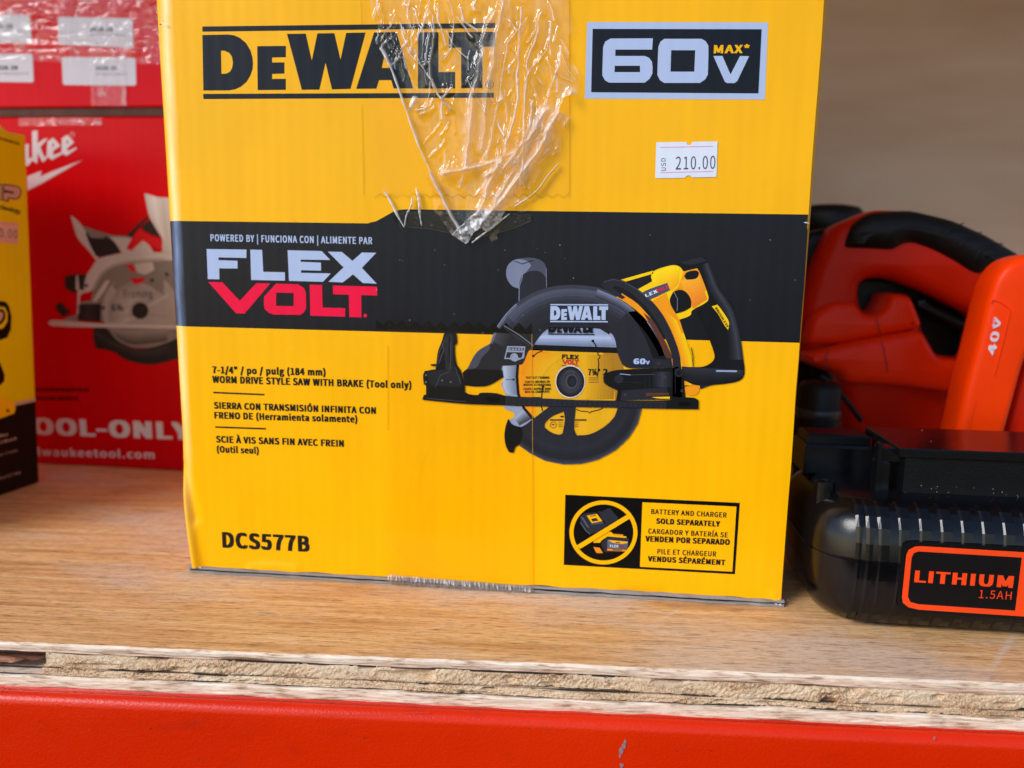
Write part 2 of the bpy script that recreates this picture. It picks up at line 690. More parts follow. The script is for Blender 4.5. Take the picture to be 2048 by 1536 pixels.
ply('inner_ply', TH[3] + 0.0001, TH[2] - 0.0002, WROUGH, True, 52, board, 0.0002, gap=0.016)
ply('bottom_ply', TH[4], TH[3] - 0.0001, WPALE, False, 63, board, -0.0003)
g = MB()
for z in (TH[1], TH[2], TH[3]):
    v = [SH(SX0, 0.0016, z - 0.0005), SH(SX1, 0.0010, z - 0.0005), SH(SX1, 0.0010, z + 0.0005), SH(SX0, 0.0010, z + 0.0005)]
    g.add(v, [(0, 1, 2, 3)], WDARK)
v = [SH(SX0, 0.024, TH[3]), SH(0.03, 0.024, TH[3]), SH(0.03, 0.024, TH[1]), SH(SX0, 0.024, TH[1])]
g.add(v, [(0, 1, 2, 3)], WDARK)  # dark sheet behind the split, painted as the shade in the void
g.build('glue_lines_and_void_shade', board)
# chip of veneer left in the split at the edge
chip = MB()
WCHIP = wood_edge('brown_split_wood', lin((84, 52, 38)), lin((140, 92, 70)), lin((176, 128, 104)), False)
cv = []
for k in range(9):
    f = k / 8
    s = -0.02 + 0.036 * f
    hgt = 0.0026 * math.sin(math.pi * min(1, f + 0.25)) + 0.0008 * random.random()
    cv += [SH(s, 0.002 + 0.004 * random.random(), -0.0125 + 0.004 * f), SH(s, 0.005, -0.0125 + 0.004 * f + hgt), SH(s, 0.02, -0.011 + 0.002 * f)]
chip.add(cv, [q for k in range(8) for q in ((3 * k, 3 * k + 3, 3 * k + 4, 3 * k + 1), (3 * k + 1, 3 * k + 4, 3 * k + 5, 3 * k + 2))], WCHIP)
chip.build('wood_splinter', board)

# red steel beam
m, t, b = newmat('red_powder_coat')
co = coords(t)
n1 = noise(t, co, 7, 3)
base = ramp(t, n1, [(0.3, lin((206, 33, 0))), (0.7, lin((218, 42, 0)))])
wear = ramp(t, noise(t, coords(t, (1, 2, 2)), 34, 6, 0.65), [(0.58, (0, 0, 0)), (0.7, (1, 1, 1))])
base = mixc(t, math_(t, 'MULTIPLY', wear, 0.25), base, lin((140, 34, 22)))
t.links.new(base, b.inputs['Base Color'])
t.links.new(math_(t, 'ADD', math_(t, 'MULTIPLY', noise(t, co, 200, 3), 0.2), 0.2), b.inputs['Roughness'])
b.inputs['Specular IOR Level'].default_value = 0.28
bump(t, b, math_(t, 'ADD', noise(t, co, 1100, 3), math_(t, 'MULTIPLY', noise(t, co, 60, 3), 0.5)), 0.00016)
BEAM = m
beam = thing('shelf_beam', 'orange red painted steel beam carrying the plywood shelf', 'beam', tuple(SH(0, -0.004, -0.07)), SH_ANG)
prof = [(0.03, -0.0192), (0.004, -0.0193), (-0.002, -0.0194)]
for k in range(9):
    a = k / 8 * math.pi / 2
    prof.append((-0.002 - 0.0042 * math.sin(a), -0.0194 - 0.0042 + 0.0042 * math.cos(a)))
prof += [(-0.0062, -0.03), (-0.0062, -0.05), (-0.0062, -0.095), (0.03, -0.095)]
V, Fc = [], []
ss = np.linspace(SX0, SX1, 300)
for s in ss:
    wob = (float(vn(s * 14, 0.3, 5)) - 0.5) * 0.0006
    for d, z in prof:
        V.append(SH(s, d, z + wob * 0.5))
n = len(prof)
for i in range(len(ss) - 1):
    for j in range(n - 1):
        a = i * n + j
        Fc.append((a, a + n, a + n + 1, a + 1))
obj('beam_face', V, Fc, BEAM, beam, None, True)
SCUFF = plastic('grey_scuff', (150, 118, 122), 0.5)
sc = Print(Plane(SH(0, -0.0064, 0), SH_ANG))
for (x, y, r) in ((1247, 1492, 5), (1243, 1501, 5), (1250, 1483, 3), (1240, 1512, 3), (1243, 1531, 4), (1868, 1476, 2.5)):
    P = [(x + r * (0.6 + 0.6 * random.random()) * math.cos(a), y + 1.5 * r * (0.6 + 0.6 * random.random()) * math.sin(a)) for a in np.linspace(0, 6.28, 10, endpoint=False)]
    sc.poly(P[::-1], SCUFF, 1)
NICK = plastic('dark_nick', (96, 30, 16), 0.6)
PALE = plastic('pale_scratch', (222, 78, 36), 0.5)
for k in range(16):
    x = random.uniform(0, 2048)
    y = 1402 + x * 0.041 + abs(random.gauss(0, 34))
    L = random.choice((1.5, 2, 3, 4, 6))
    an = random.gauss(0.05, 0.35)
    q = [(x + L * f * math.cos(an) + random.uniform(-.4, .4), y + L * f * math.sin(an) + random.uniform(-.4, .4)) for f in (0, .5, 1)]
    sc.stroke(q, random.uniform(0.5, 1.3), NICK if L < 9 and random.random() < .6 else PALE, 1)
sc.stroke([(560, 1432), (700, 1429), (860, 1424)], 0.8, PALE, 1)
sc.build('paint_scuffs', beam)['kind'] = 'stuff'

# back wall
m, t, b = newmat('back_plywood')
k = noise(t, coords(t, (1.2, 1, 6), (0, 0.35, 0)), 3.4, 4, 0.5)
base = ramp(t, k, [(0.3, lin((184, 146, 114))), (0.5, lin((194, 158, 128))), (0.7, lin((200, 168, 140)))])
t.links.new(base, b.inputs['Base Color'])
b.inputs['Roughness'].default_value = 0.6
bump(t, b, noise(t, coords(t, (1, 1, 14)), 30, 4), 0.0005)
WALL = m
wl = MB()
q = [SH(SX0 - .2, 0.55, -0.2), SH(SX1 + .2, 0.55, -0.2), SH(SX1 + .2, 0.55, 0.9), SH(SX0 - .2, 0.55, 0.9)]
q2 = [p + uy * 0.02 for p in q]
wl.add(q + q2, [(0, 1, 2, 3), (5, 4, 7, 6), (3, 2, 6, 7), (1, 0, 4, 5)], WALL)
wall = wl.build('back_wall')
wall['kind'] = 'structure'
us = MB()
q = [SH(SX0, 0.0, 0.56), SH(SX1, 0.0, 0.56), SH(SX1, 0.545, 0.56), SH(SX0, 0.545, 0.56)]
q2 = [p + np.array([0, 0, 0.02]) for p in q]
us.add(q + q2, [(3, 2, 1, 0), (4, 5, 6, 7), (0, 1, 5, 4), (1, 2, 6, 5), (3, 0, 4, 7)], WALL)
up = us.build('upper_shelf_slab')
up['kind'] = 'structure'

def worn_fold_with_sheen(mat, pale):
    """Lamination rubbed pale and sky highlight painted along the vertical fold of the carton."""
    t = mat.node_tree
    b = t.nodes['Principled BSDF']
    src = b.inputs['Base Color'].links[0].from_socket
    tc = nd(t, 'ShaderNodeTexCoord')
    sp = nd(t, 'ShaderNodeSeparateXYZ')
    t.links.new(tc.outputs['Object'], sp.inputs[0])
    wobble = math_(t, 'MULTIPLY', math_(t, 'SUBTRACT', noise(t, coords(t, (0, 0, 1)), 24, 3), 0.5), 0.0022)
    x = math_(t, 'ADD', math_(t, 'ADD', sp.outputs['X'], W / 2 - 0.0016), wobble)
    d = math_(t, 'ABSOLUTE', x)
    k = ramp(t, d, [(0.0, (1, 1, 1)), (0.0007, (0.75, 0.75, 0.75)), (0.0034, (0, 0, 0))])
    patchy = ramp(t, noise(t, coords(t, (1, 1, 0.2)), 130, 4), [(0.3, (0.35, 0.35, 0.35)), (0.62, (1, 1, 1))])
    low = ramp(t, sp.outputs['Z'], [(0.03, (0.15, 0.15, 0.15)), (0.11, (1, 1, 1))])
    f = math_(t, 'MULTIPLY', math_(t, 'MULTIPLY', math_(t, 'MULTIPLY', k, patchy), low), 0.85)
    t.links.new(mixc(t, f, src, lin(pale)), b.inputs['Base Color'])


# ------------------------------------------------------------------ the big yellow carton
W, H, DEP = 0.290, 0.2765, 0.19
ZB = 0.0034
FP = Plane((0, 0, 0))
box = thing('saw_carton', 'large yellow and black circular saw carton with crumpled clear tape on its front', 'box', (W / 2, DEP / 2, 0))
zl0 = FP.uv(338, 652)[1]
zl1 = FP.uv(335, 441.5)[1]
zr1 = FP.uv(1612, 429)[1]
R0 = 0.0075
xs = list(R0 - R0 * np.cos(np.linspace(0, math.pi / 2, 12)))
xs = list(np.array([R0 * (1 - math.sin(a)) for a in np.linspace(math.pi / 2, 0, 12)])) + list(np.linspace(R0, W, 150)[1:])
zs = sorted(set(np.round(np.concatenate([np.linspace(ZB, zl0, 70), np.linspace(zl0, zl1, 34), np.linspace(zl1, H, 40)]), 6)))
X, Zg = np.meshgrid(np.array(xs), np.array(zs))
Y = np.where(X < R0, R0 - np.sqrt(np.maximum(0, R0 ** 2 - (R0 - X) ** 2)), 0.0)
PX = proj(np.stack([X, Y * 0, Zg], -1))
lowmask = np.clip((PX[..., 1] - 840) / 160, 0, 1)
for line, a, wd in (([(352, 850), (366, 960), (386, 1080), (397, 1142)], 0.0034, 8), ([(340, 900), (352, 1000), (372, 1142)], -0.0028, 9),
                    ([(372, 930), (383, 985), (392, 1040)], -0.0016, 7)):
    Y = Y - a * np.exp(-(seg_dist(PX[..., 0], PX[..., 1], line) / wd) ** 2) * lowmask
# soft tape pulls and dents near the foot and the edges
for line, a, wd in (([(500, 1136), (540, 1133), (590, 1140)], 0.0009, 8), ([(1250, 1184), (1330, 1186)], -0.0006, 8), ([(1545, 1195), (1562, 1212)], 0.0008, 10)):
    Y = Y - a * np.exp(-(seg_dist(PX[..., 0], PX[..., 1], line) / wd) ** 2)
edge = np.clip((PX[..., 1] - 1100) / 60, 0, 1)
Zw = Zg + np.where(Zg <= ZB + 1e-6, (vn(X * 90, X * 0, 4) - 0.5) * 0.0009, 0)
Xw = X + np.where(X >= W - 1e-6, (vn(Zg * 60, Zg * 0, 14) - 0.5) * 0.0006, 0) + np.where(X < 1e-6, (vn(Zg * 22, Zg * 0, 24) - 0.5) * 0.0012, 0)
sh = -(0.0012 + 0.0044 * np.clip(Zg / H, 0, 1)) * np.clip(1 - X / 0.016, 0, 1) ** 1.5
V = np.stack([Xw + sh, Y, Zw], -1).reshape(-1, 3)
ny, nx = X.shape
Fc, fm = [], []
for j in range(ny - 1):
    blk = zl0 - 1e-5 < zs[j] and zs[j + 1] < zl1 + 1e-5
    for i in range(nx - 1):
        a = j * nx + i
        Fc.append((a, a + 1, a + nx + 1, a + nx))
        fm.append(1 if blk else 0)
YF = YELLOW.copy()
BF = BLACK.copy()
worn_fold_with_sheen(YF, (255, 236, 178))  # pale stripe: rubbed fold plus a painted sky highlight
worn_fold_with_sheen(BF, (128, 150, 190))  # blue sky sheen on the fold, put into the band's colour
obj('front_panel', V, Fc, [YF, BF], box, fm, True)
sp = MB()
nz = 40
zz = np.linspace(ZB, H, nz)


def rside(z):
    k = 0.25 + 0.75 * (z / H)
    j = (float(vn(z * 60, 0.0, 14)) - 0.5) * 0.0006
    return [(W + j, 0.0002), (W + 0.0030 * k, 0.006), (W + 0.0046 * k, 0.014), (W + 0.0050 * k, 0.05), (W, DEP)]


vv = [(x, y, z) for z in zz for x, y in rside(z)]
sp.add(vv, [(5 * j + i, 5 * j + i + 1, 5 * j + i + 6, 5 * j + i + 5) for j in range(nz - 1) for i in range(4)], YSIDE)
sp.build('side_panel', box)
sp = MB()
vv = [(-0.0012, R0, ZB), (0, DEP, ZB), (0, DEP, H), (-0.0056, R0, H)]
sp.add(vv, [(0, 3, 2, 1)], YSIDE)
sp.build('side_panel', box)
sp = MB()
sp.add([(0, DEP, ZB), (W, DEP, ZB), (W, DEP, H), (0, DEP, H)], [(1, 0, 3, 2)], YSIDE)
sp.build('back_panel', box)
sp = MB()
sp.add([(-0.0056, R0, H), (R0, 0, H), (W, 0, H), (W, DEP, H), (0, DEP, H)], [(0, 1, 2, 3, 4)], YSIDE)
sp.build('top_flap', box)
# bottom flaps: raw grey board edges seen under the front
fl = MB()
xs2 = np.linspace(0.001, W + 0.0012, 160)
for k, (z0, z1, yo, mt) in enumerate(((0.0002, 0.0012, -0.0008, GREYBOARD), (0.0013, 0.0022, -0.0002, BLACK2), (0.0022, 0.0034, -0.0010, GREYBOARD))):
    fr = [(x, yo + (float(vn(x * 160, k * 3.3, 6)) - 0.5) * 0.0011, z0) for x in xs2]
    ft = [(x, yo + (float(vn(x * 160, k * 3.3, 6)) - 0.5) * 0.0011, z1 + (float(vn(x * 110, k, 16)) - 0.5) * 0.0006) for x in xs2]
    bt = [(x, 0.02, z1) for x in xs2]
    n = len(xs2)
    fl.add(fr + ft + bt, [q for i in range(n - 1) for q in ((i, i + 1, n + i + 1, n + i), (n + i, n + i + 1, 2 * n + i + 1, 2 * n + i))], mt)
fl.box((0.002, 0.003, 0.0001), (W - 0.002, DEP, 0.0033), GREYBOARD)
fl.build('bottom_flap', box)
# torn fibres at the crushed corners
tf = MB()
for (cx, cz, nn, sgn) in ((0.004, 0.0028, 26, -1), (W - 0.002, 0.0026, 22, 1), (0.0005, 0.2625, 12, -1), (W - 0.0004, 0.174, 5, 1), (W - .001, .268, 6, 1)):
    for k in range(int(nn * .6)):
        p = np.array([cx + random.gauss(0, 0.0022 if cz < 0.01 else 0.0007), -0.0006 - random.random() * 0.0012, cz + random.gauss(0, 0.0011 if cz < 0.01 else 0.002)])
        d = np.array([random.gauss(0, 1), -abs(random.gauss(0, 0.6)), random.gauss(0, 0.7)]) * 0.0008
        e = np.array([random.gauss(0, 1), 0, random.gauss(0, 1)]) * 0.00035
        tf.add([p - e, p + e, p + d], [(0, 1, 2)], PAPER if random.random() < 0.6 else GREYBOARD)
tf.build('torn_fibres', box)['kind'] = 'stuff'

# printed band: the raised right half of the black band
pr = Print(FP)
S4 = Z(320, 420, 3.0714)
st = [(738, 445.6), (752, 442.5), (768, 434), (786, 423.5), (800, 419.6), (812, 418.6)]
loop = [tuple(FP.uv(*q)) for q in st]
pr.uvpoly([(loop[0][0], zl1 - 0.0004)] + [(u, max(v, zl1)) for u, v in loop] + [(W - 0.0002, zr1), (W - 0.0002, zl1 - 0.0004)], BLACK, 1)
pr.build('black_band', box)

# brand wordmark
za = Z(395, 30, 6.606)
zb = Z(690, 30, 6.606)
MARK = [(za([(65, 152)]) + zb([(1985, 104), (1985, 172)]) + za([(65, 220)]), None),
        (za([(75, 1042)]) + zb([(1965, 1028), (1965, 1092)]) + za([(78, 1110)]), None),
        (za([(65, 265), (400, 258), (480, 268), (560, 302), (640, 368), (700, 470), (726, 560), (733, 640), (728, 710), (700, 795), (650, 880), (580, 942), (500, 980), (420, 995), (78, 997)]),
         za([(310, 470), (360, 472), (420, 500), (455, 550), (470, 630), (458, 700), (430, 750), (380, 775), (316, 778)])),
        (za([(790, 412), (1167, 408), (1167, 557), (985, 560), (985, 628), (1148, 626), (1148, 773), (985, 778), (985, 845), (1167, 843), (1167, 988), (795, 992)]), None),
        (za([(1183, 250), (1430, 246), (1510, 603), (1585, 243), (1808, 240), (1890, 592), (1965, 237), (2221, 232), (2021, 975), (1778, 983), (1692, 628), (1610, 985), (1380, 988)]), None),
        (zb([(385, 230), (680, 225), (900, 970), (645, 970), (610, 860), (450, 860), (415, 972), (148, 975)]), zb([(530, 490), (485, 700), (585, 700)])),
        (zb([(965, 228), (1235, 226), (1235, 755), (1455, 752), (1455, 970), (965, 972)]), None),
        (zb([(1370, 228), (1985, 222), (1980, 415), (1815, 420), (1815, 965), (1535, 967), (1535, 430), (1375, 435)]), None)]
MARK_UV = [([tuple(FP.uv(*q)) for q in a], [tuple(FP.uv(*q)) for q in b] if b else None) for a, b in MARK]
allp = np.array([q for a, b in MARK_UV for q in a])
mu0, mv0 = allp.min(0)
mu1, mv1 = allp.max(0)


def wordmark(p, mat, layer, bl, br, hpx, cutv=None):
    a = np.array(p.p.uv(*bl))
    b = np.array(p.p.uv(*br))
    sc = np.linalg.norm(p.p.uv(bl[0], bl[1] - 1) - a)
    d = b - a
    up_ = np.array([-d[1], d[0]]) / np.linalg.norm(d) * hpx * sc
    for o, h in MARK_UV:
        def f(q):
            v = (q[1] - mv0) / (mv1 - mv0)
            if cutv is not None:
                v = min(v, cutv)
            return tuple(a + d * (q[0] - mu0) / (mu1 - mu0) + up_ * v)
        if cutv is not None and min((q[1] - mv0) / (mv1 - mv0) for q in o) > cutv:
            continue
        p.uvpoly([[f(q) for q in o]] + ([[f(q) for q in h]] if h else []), mat, layer)


pr = Print(FP)
for o, h in MARK_UV:
    pr.uvpoly([o] + ([h] if h else []), BLACK, 1)
pr.disc((979, 169), 8.5, BLACK, 1, inner=7.0)
pr.text('R', (975.5, 173.5), (982.5, 173.5), 9, BLACK, 1)
pr.build('brand_lettering', box)

# voltage badge
zd = Z(1160, 35, 5.251)
SIX = zd([(320, 222), (765, 220), (757, 338), (372, 338), (370, 405), (680, 405), (725, 425), (755, 465), (762, 520), (760, 590), (730, 645), (680, 685), (305, 685), (262, 660), (235, 610), (235, 560), (243, 310), (265, 255)])
SIXH = zd([(365, 508), (630, 508), (630, 575), (363, 575)])
ZERO = zd([(885, 225), (1275, 225), (1320, 250), (1348, 300), (1348, 400), (1342, 600), (1315, 650), (1260, 688), (885, 688), (840, 660), (812, 605), (815, 500), (822, 310), (845, 255)])
ZEROH = zd([(957, 345), (1210, 345), (1200, 570), (950, 570)])
VEE = zd([(1400, 405), (1495, 405), (1580, 600), (1680, 405), (1775, 407), (1650, 670), (1620, 690), (1545, 690), (1520, 675)])
pr = Print(FP)
pr.poly(zd([(75, 48), (1975, 52), (1942, 862), (50, 852)]), SILVER, 1)
pr.poly(zd([(133, 120), (1907, 124), (1873, 797), (117, 785)]), BLACK, 2)
bdg = pr.build('voltage_badge', box)
pr = Print(FP)
pr.poly(SIX, SILVER, 3, [SIXH])
pr.poly(ZERO, SILVER, 3, [ZEROH])
pr.poly(VEE, SILVER, 3)
a, b_ = zd([(1403, 378), (1778, 375)])
pr.text('MAX*', a, b_, 16.5, GOLD, 3, 0.035)
pr.build('badge_lettering', bdg)

# two-line wordmark
zc = Z(400, 455, 5.389)
FLEX = [zc(p) for p in ([(72, 232), (502, 238), (500, 328), (200, 322), (200, 352), (405, 358), (405, 442), (208, 440), (210, 558), (85, 556)],
                        [(543, 238), (670, 242), (682, 478), (915, 482), (917, 573), (552, 565)],
                        [(945, 245), (1312, 254), (1405, 350), (1085, 346), (1085, 370), (1305, 378), (1305, 465), (1090, 460), (1088, 488), (1410, 495), (1325, 585), (960, 575)],
                        [(1378, 260), (1530, 263), (1643, 360), (1745, 270), (1900, 272), (1745, 435), (1905, 605), (1755, 598), (1650, 505), (1540, 592), (1385, 585), (1548, 430)])]
VOLT = [(zc([(92, 588), (240, 590), (430, 790), (608, 600), (758, 603), (480, 928), (390, 925)]), None),
        (zc([(820, 605), (1055, 612), (1120, 650), (1142, 700), (1145, 870), (1120, 915), (1080, 942), (790, 937), (740, 918), (700, 880), (690, 830), (690, 745)]), zc([(820, 702), (1010, 705), (1010, 848), (820, 845)])),
        (zc([(1183, 615), (1315, 620), (1322, 862), (1565, 870), (1565, 962), (1190, 950)]), None),
        (zc([(1432, 625), (1908, 638), (1910, 733), (1738, 728), (1740, 968), (1610, 965), (1605, 725), (1435, 718)]), None)]
pr = Print(FP)
for q in FLEX:
    pr.poly(q, SILVER, 1)
for q, h in VOLT:
    pr.poly(q, MAG, 1, [h] if h else [])
pr.disc((730.5, 631), 3.5, MAG, 1, n=16)
a, b_ = zc([(115, 147), (1857, 181)])
pr.text('POWERED BY | FUNCIONA CON | ALIMENTE PAR', a, b_, 13.8, SILVER, 1, 0.03)
pr.build('silver_and_crimson_lettering', box)

# description
pr = Print(FP)
for s, l, r, c in (('7-1/4" / po / pulg (184 mm)', (322, 1003), (1018, 1018), 14), ('WORM DRIVE STYLE SAW WITH BRAKE (Tool only)', (322, 1061), (1545, 1097), 14),
                   ('SIERRA CON TRANSMISIÓN INFINITA CON', (332, 1220), (1327, 1253), 13.4), ('FRENO DE (Herramienta solamente)', (335, 1281), (1213, 1306), 13.4),
                   ('SCIE À VIS SANS FIN AVEC FREIN', (345, 1428), (1130, 1455), 13.4), ('(Outil seul)', (350, 1489), (608, 1498), 13)):
    a, b_ = S4([l, r])
    pr.text(s, a, b_, c, TEXTK, 1, 0.052)
a, b_ = Z(300, 1000, 3.413)([(495, 325), (1092, 355)])
pr.text('DCS577B', a, b_, 31.5, TEXTK, 1, 0.05)
pr.build('description_lettering', box)
for q in ([(328, 1121), (642, 1134)], [(340, 1333), (652, 1344)]):
    pr = Print(FP)
    pr.stroke(S4(q), 3.2, TEXTK, 1)
    pr.build('printed_rule', box)

# battery warning panel
S5 = Z(1100, 960, 4.096)
ze = Z(1120, 980, 9.035)
pr = Print(FP)
pr.poly(S5([(125, 120), (1555, 187), (1515, 772), (112, 695)]), BLACK2, 1)
pr.poly(S5([(757, 182), (1527, 217), (1493, 750), (737, 710)]), YELLOW, 2)
wp = pr.build('warning_panel', box)
pr = Print(FP)
for s, l, r, c, bo in (('BATTERY AND CHARGER', (828, 277), (1445, 307), 10, .03), ('SOLD SEPARATELY', (868, 357), (1392, 382), 11, .058), ('CARGADOR Y BATERÍA SE', (803, 437), (1455, 470), 10, .03),
                       ('VENDEN POR SEPARADO', (780, 503), (1472, 532), 11.5, .058), ('PILE ET CHARGEUR', (878, 605), (1360, 627), 10.4, .03), ('VENDUS SÉPARÉMENT', (800, 665), (1435, 698), 11, .058)):
    a, b_ = S5([l, r])
    pr.text(s, a, b_, c, TEXTK, 3, bo)
pr.build('warning_lettering', wp)
pr = Print(FP)
CH1 = ink('charger_black', (40, 42, 50), 0.4)
CH2 = ink('charger_grey', (92, 96, 112), 0.4)
ORG = ink('orange_print', (228, 140, 30), 0.4)
pr.poly(ze([(365, 480), (440, 420), (640, 400), (790, 560), (850, 640), (800, 720), (540, 800), (470, 740), (365, 580)]), CH1, 2)
pr.poly(ze([(680, 380), (760, 390), (860, 330), (910, 325), (960, 400), (1040, 480), (1060, 540), (880, 650), (800, 600)]), CH1, 2)
for k in range(6):
    x, y = 385 + k * 20, 480 + k * 32
    pr.stroke(ze([(x - 10, y), (x + 45, y + 40)]), 1.3, CH2, 3)
pr.stroke(ze([(365, 580), (470, 735), (545, 795)]), 1.4, CH2, 3)
pr.stroke(ze([(560, 620), (780, 590)]), 1.2, CH2, 3)
pr.poly(ze([(485, 460), (670, 428), (762, 560), (575, 596)]), GOLD, 4, [ze([(555, 520), (655, 500), (700, 550), (590, 570)])])
pr.stroke(ze([(540, 470), (650, 452)]), 1.6, CH1, 5)
pr.poly(ze([(640, 860), (780, 800), (860, 740), (930, 760), (960, 790), (1200, 840), (1195, 865), (860, 835), (760, 900), (720, 950), (600, 950), (605, 910)]), GOLD, 3)
pr.poly(ze([(740, 960), (860, 840), (1240, 870), (1245, 1000), (1200, 1110), (800, 1120)]), CH1, 4)
pr.poly(ze([(855, 895), (1225, 925), (1215, 1060), (855, 1050)]), CH2, 5)
pr.poly(ze([(865, 898), (1220, 930), (1218, 955), (1100, 968), (960, 950)]), GOLD, 6)
pr.poly(ze([(850, 1055), (1210, 1075), (1190, 1105), (855, 1090)]), ORG, 6)
pr.stroke(ze([(1005, 938), (1085, 948)]), 2, CH1, 7)
pr.stroke(ze([(950, 1075), (1120, 1085)]), 1.6, CH1, 7)
pr.poly(ze([(605, 1025), (720, 1040), (775, 1135), (660, 1135), (630, 1080)]), ORG, 5)
pr.poly(ze([(960, 785), (1145, 800), (1140, 830), (950, 805)]), ORG, 6)
a, b_ = ze([(905, 1028), (1055, 1032)])
pr.text('FLEX', a, b_, 5, PAPER, 7, .03)
a, b_ = ze([(1062, 1033), (1195, 1036)])
pr.text('VOLT', a, b_, 5, ink('dull_red_print', (150, 50, 70)), 7, .03)
c = ze([(785, 760)])[0]
pr.disc(c, (614 / 9.035, 578 / 9.035), GOLD, 8, inner=(540 / 9.035, 506 / 9.035), n=72)
pr.poly(ze([(300, 995), (1205, 440), (1255, 512), (365, 1055)]), GOLD, 9)
pr.build('crossed_out_picture', wp)

# price sticker
S1 = Z(1100, 0, 3.413)
tag = Print(FP, 0.0002)
tag.poly(S1([(725, 972), (930, 969), (936, 985), (950, 993), (964, 985), (970, 968), (1145, 965), (1141, 1000), (1142, 1040), (1138, 1090), (1139, 1150), (1135, 1208), (968, 1212), (958, 1200), (945, 1197), (930, 1202), (920, 1214), (718, 1217)]), PAPER, 1)
tagp = tag.build('price_sticker', box, label='small white price sticker reading 210.00')
tag = Print(FP, 0.0002)
tag.stroke(S1([(752, 1007), (1112, 999)]), 1.0, PINK, 2)
tag.stroke(S1([(752, 1179), (1112, 1170)]), 1.0, PINK, 2)
a, b_ = S1([(857, 1158), (1127, 1152)])
tag.text('210.00', a, b_, 25.5, DIGIT, 2, -0.012)
a, b_ = S1([(791, 1165), (789, 1079)])
tag.text('USD', a, b_, 9.5, DIGIT, 2, 0.0)
tag.build('price_lettering', tagp)

# printed picture of the saw
z3 = Z(820, 480, 2.9257)
G1 = ink('saw_dark_grey', (38, 38, 46), 0.42, 0.14)
G2 = ink('saw_mid_grey', (74, 76, 92), 0.42, 0.1)
G3 = ink('saw_light_grey', (120, 126, 150), 0.42, 0.1)
G4 = ink('saw_black', (18, 18, 21), 0.42, 0.2)
G5 = ink('saw_steel', (148, 158, 190), 0.4, 0.05)
SY = ink('saw_blade_yellow', (228, 168, 24), 0.4, 0.1)
SY2 = ink('saw_orange_yellow', (240, 150, 20), 0.4, 0.06)
SY3 = ink('saw_bright_yellow', (250, 200, 10), 0.4, 0.04)
BRN = ink('saw_brown', (92, 52, 40), 0.42, 0.1)
LRED = ink('small_red_print', (200, 40, 40), 0.42)
def tone(c1, c2, k):
    """Halftone step between two inks of the printed photo."""
    c = tuple(int(round(a + (b - a) * k)) for a, b in zip(c1, c2))
    return ink('halftone_%d_%d_%d' % c, c, 0.4, 0.08)


def fan(p, arc, c, s0, s1, tones, layer):
    """Tone steps following an arc about c, from scale s0 to s1."""
    arc = np.array(smooth_line(arc, 40))
    c = np.array(c)
    n_ = len(tones)
    for k, m_ in enumerate(tones):
        a_, b_ = s0 + (s1 - s0) * k / n_, s0 + (s1 - s0) * (k + 1) / n_
        q0 = [p.p.uv(*(c + (q - c) * a_)) for q in arc]
        q1 = [p.p.uv(*(c + (q - c) * b_)) for q in arc]
        vs__ = [p.p.w(q, p.b + LAYER * layer) for q in q0 + q1]
        L_ = len(arc)
        fs__ = []
        for i in range(L_ - 1):
            f_ = (i, i + 1, L_ + i + 1, L_ + i)
            a2, b2, c2 = [(q0 + q1)[j] for j in f_[:3]]
            ar_ = (b2[0] - a2[0]) * (c2[1] - a2[1]) - (b2[1] - a2[1]) * (c2[0] - a2[0])
            fs__.append(f_ if ar_ > 0 else f_[::-1])
        p.add(vs__, fs__, m_)


def smooth_line(pts, n=14):
    pts = np.array(pts, float)
    t_ = np.linspace(0, len(pts) - 1, n)
    i = np.minimum(t_.astype(int), len(pts) - 2)
    f = (t_ - i)[:, None]
    p0 = pts[np.maximum(i - 1, 0)]
    p1 = pts[i]
    p2 = pts[i + 1]
    p3 = pts[np.minimum(i + 2, len(pts) - 1)]
    return [tuple(q) for q in 0.5 * ((2 * p1) + (p2 - p0) * f + (2 * p0 - 5 * p1 + 4 * p2 - p3) * f ** 2 + (3 * p1 - p0 - 3 * p2 + p3) * f ** 3)]


def sweep_tones(p, l0, l1, tones, layer):
    """Tone steps blending from one traced line to another."""
    A_ = np.array(smooth_line(l0, 24))
    B_ = np.array(smooth_line(l1, 24))
    n_ = len(tones)
    for k, m_ in enumerate(tones):
        q0 = A_ + (B_ - A_) * k / n_
        q1 = A_ + (B_ - A_) * (k + 1) / n_
        p.poly([tuple(q) for q in q0] + [tuple(q) for q in q1[::-1]], m_, layer)


pr = Print(FP)
HUB = z3([(938, 828)])[0]
# dust port
pr.cpoly(z3([(563, 205), (570, 155), (600, 122), (650, 107), (720, 105), (775, 125), (797, 165), (800, 280), (720, 330), (640, 362), (637, 285), (600, 270), (575, 240)]), G2, 2)
pr.cpoly(z3([(563, 205), (570, 155), (600, 122), (640, 112), (690, 125), (710, 150), (680, 190), (655, 230), (640, 285), (600, 270), (575, 240)]), G3, 3)
pr.cpoly(z3([(640, 362), (638, 270), (660, 205), (705, 182), (760, 185), (795, 225), (800, 285), (720, 330)]), G1, 4)
pr.stroke(z3([(638, 362), (640, 270), (660, 210)]), 1.6, G3, 5)
pr.stroke(z3([(797, 165), (800, 280)]), 1.2, G3, 5)
pr.stroke(z3([(610, 122), (655, 140), (720, 118)]), 1.2, G4, 5)
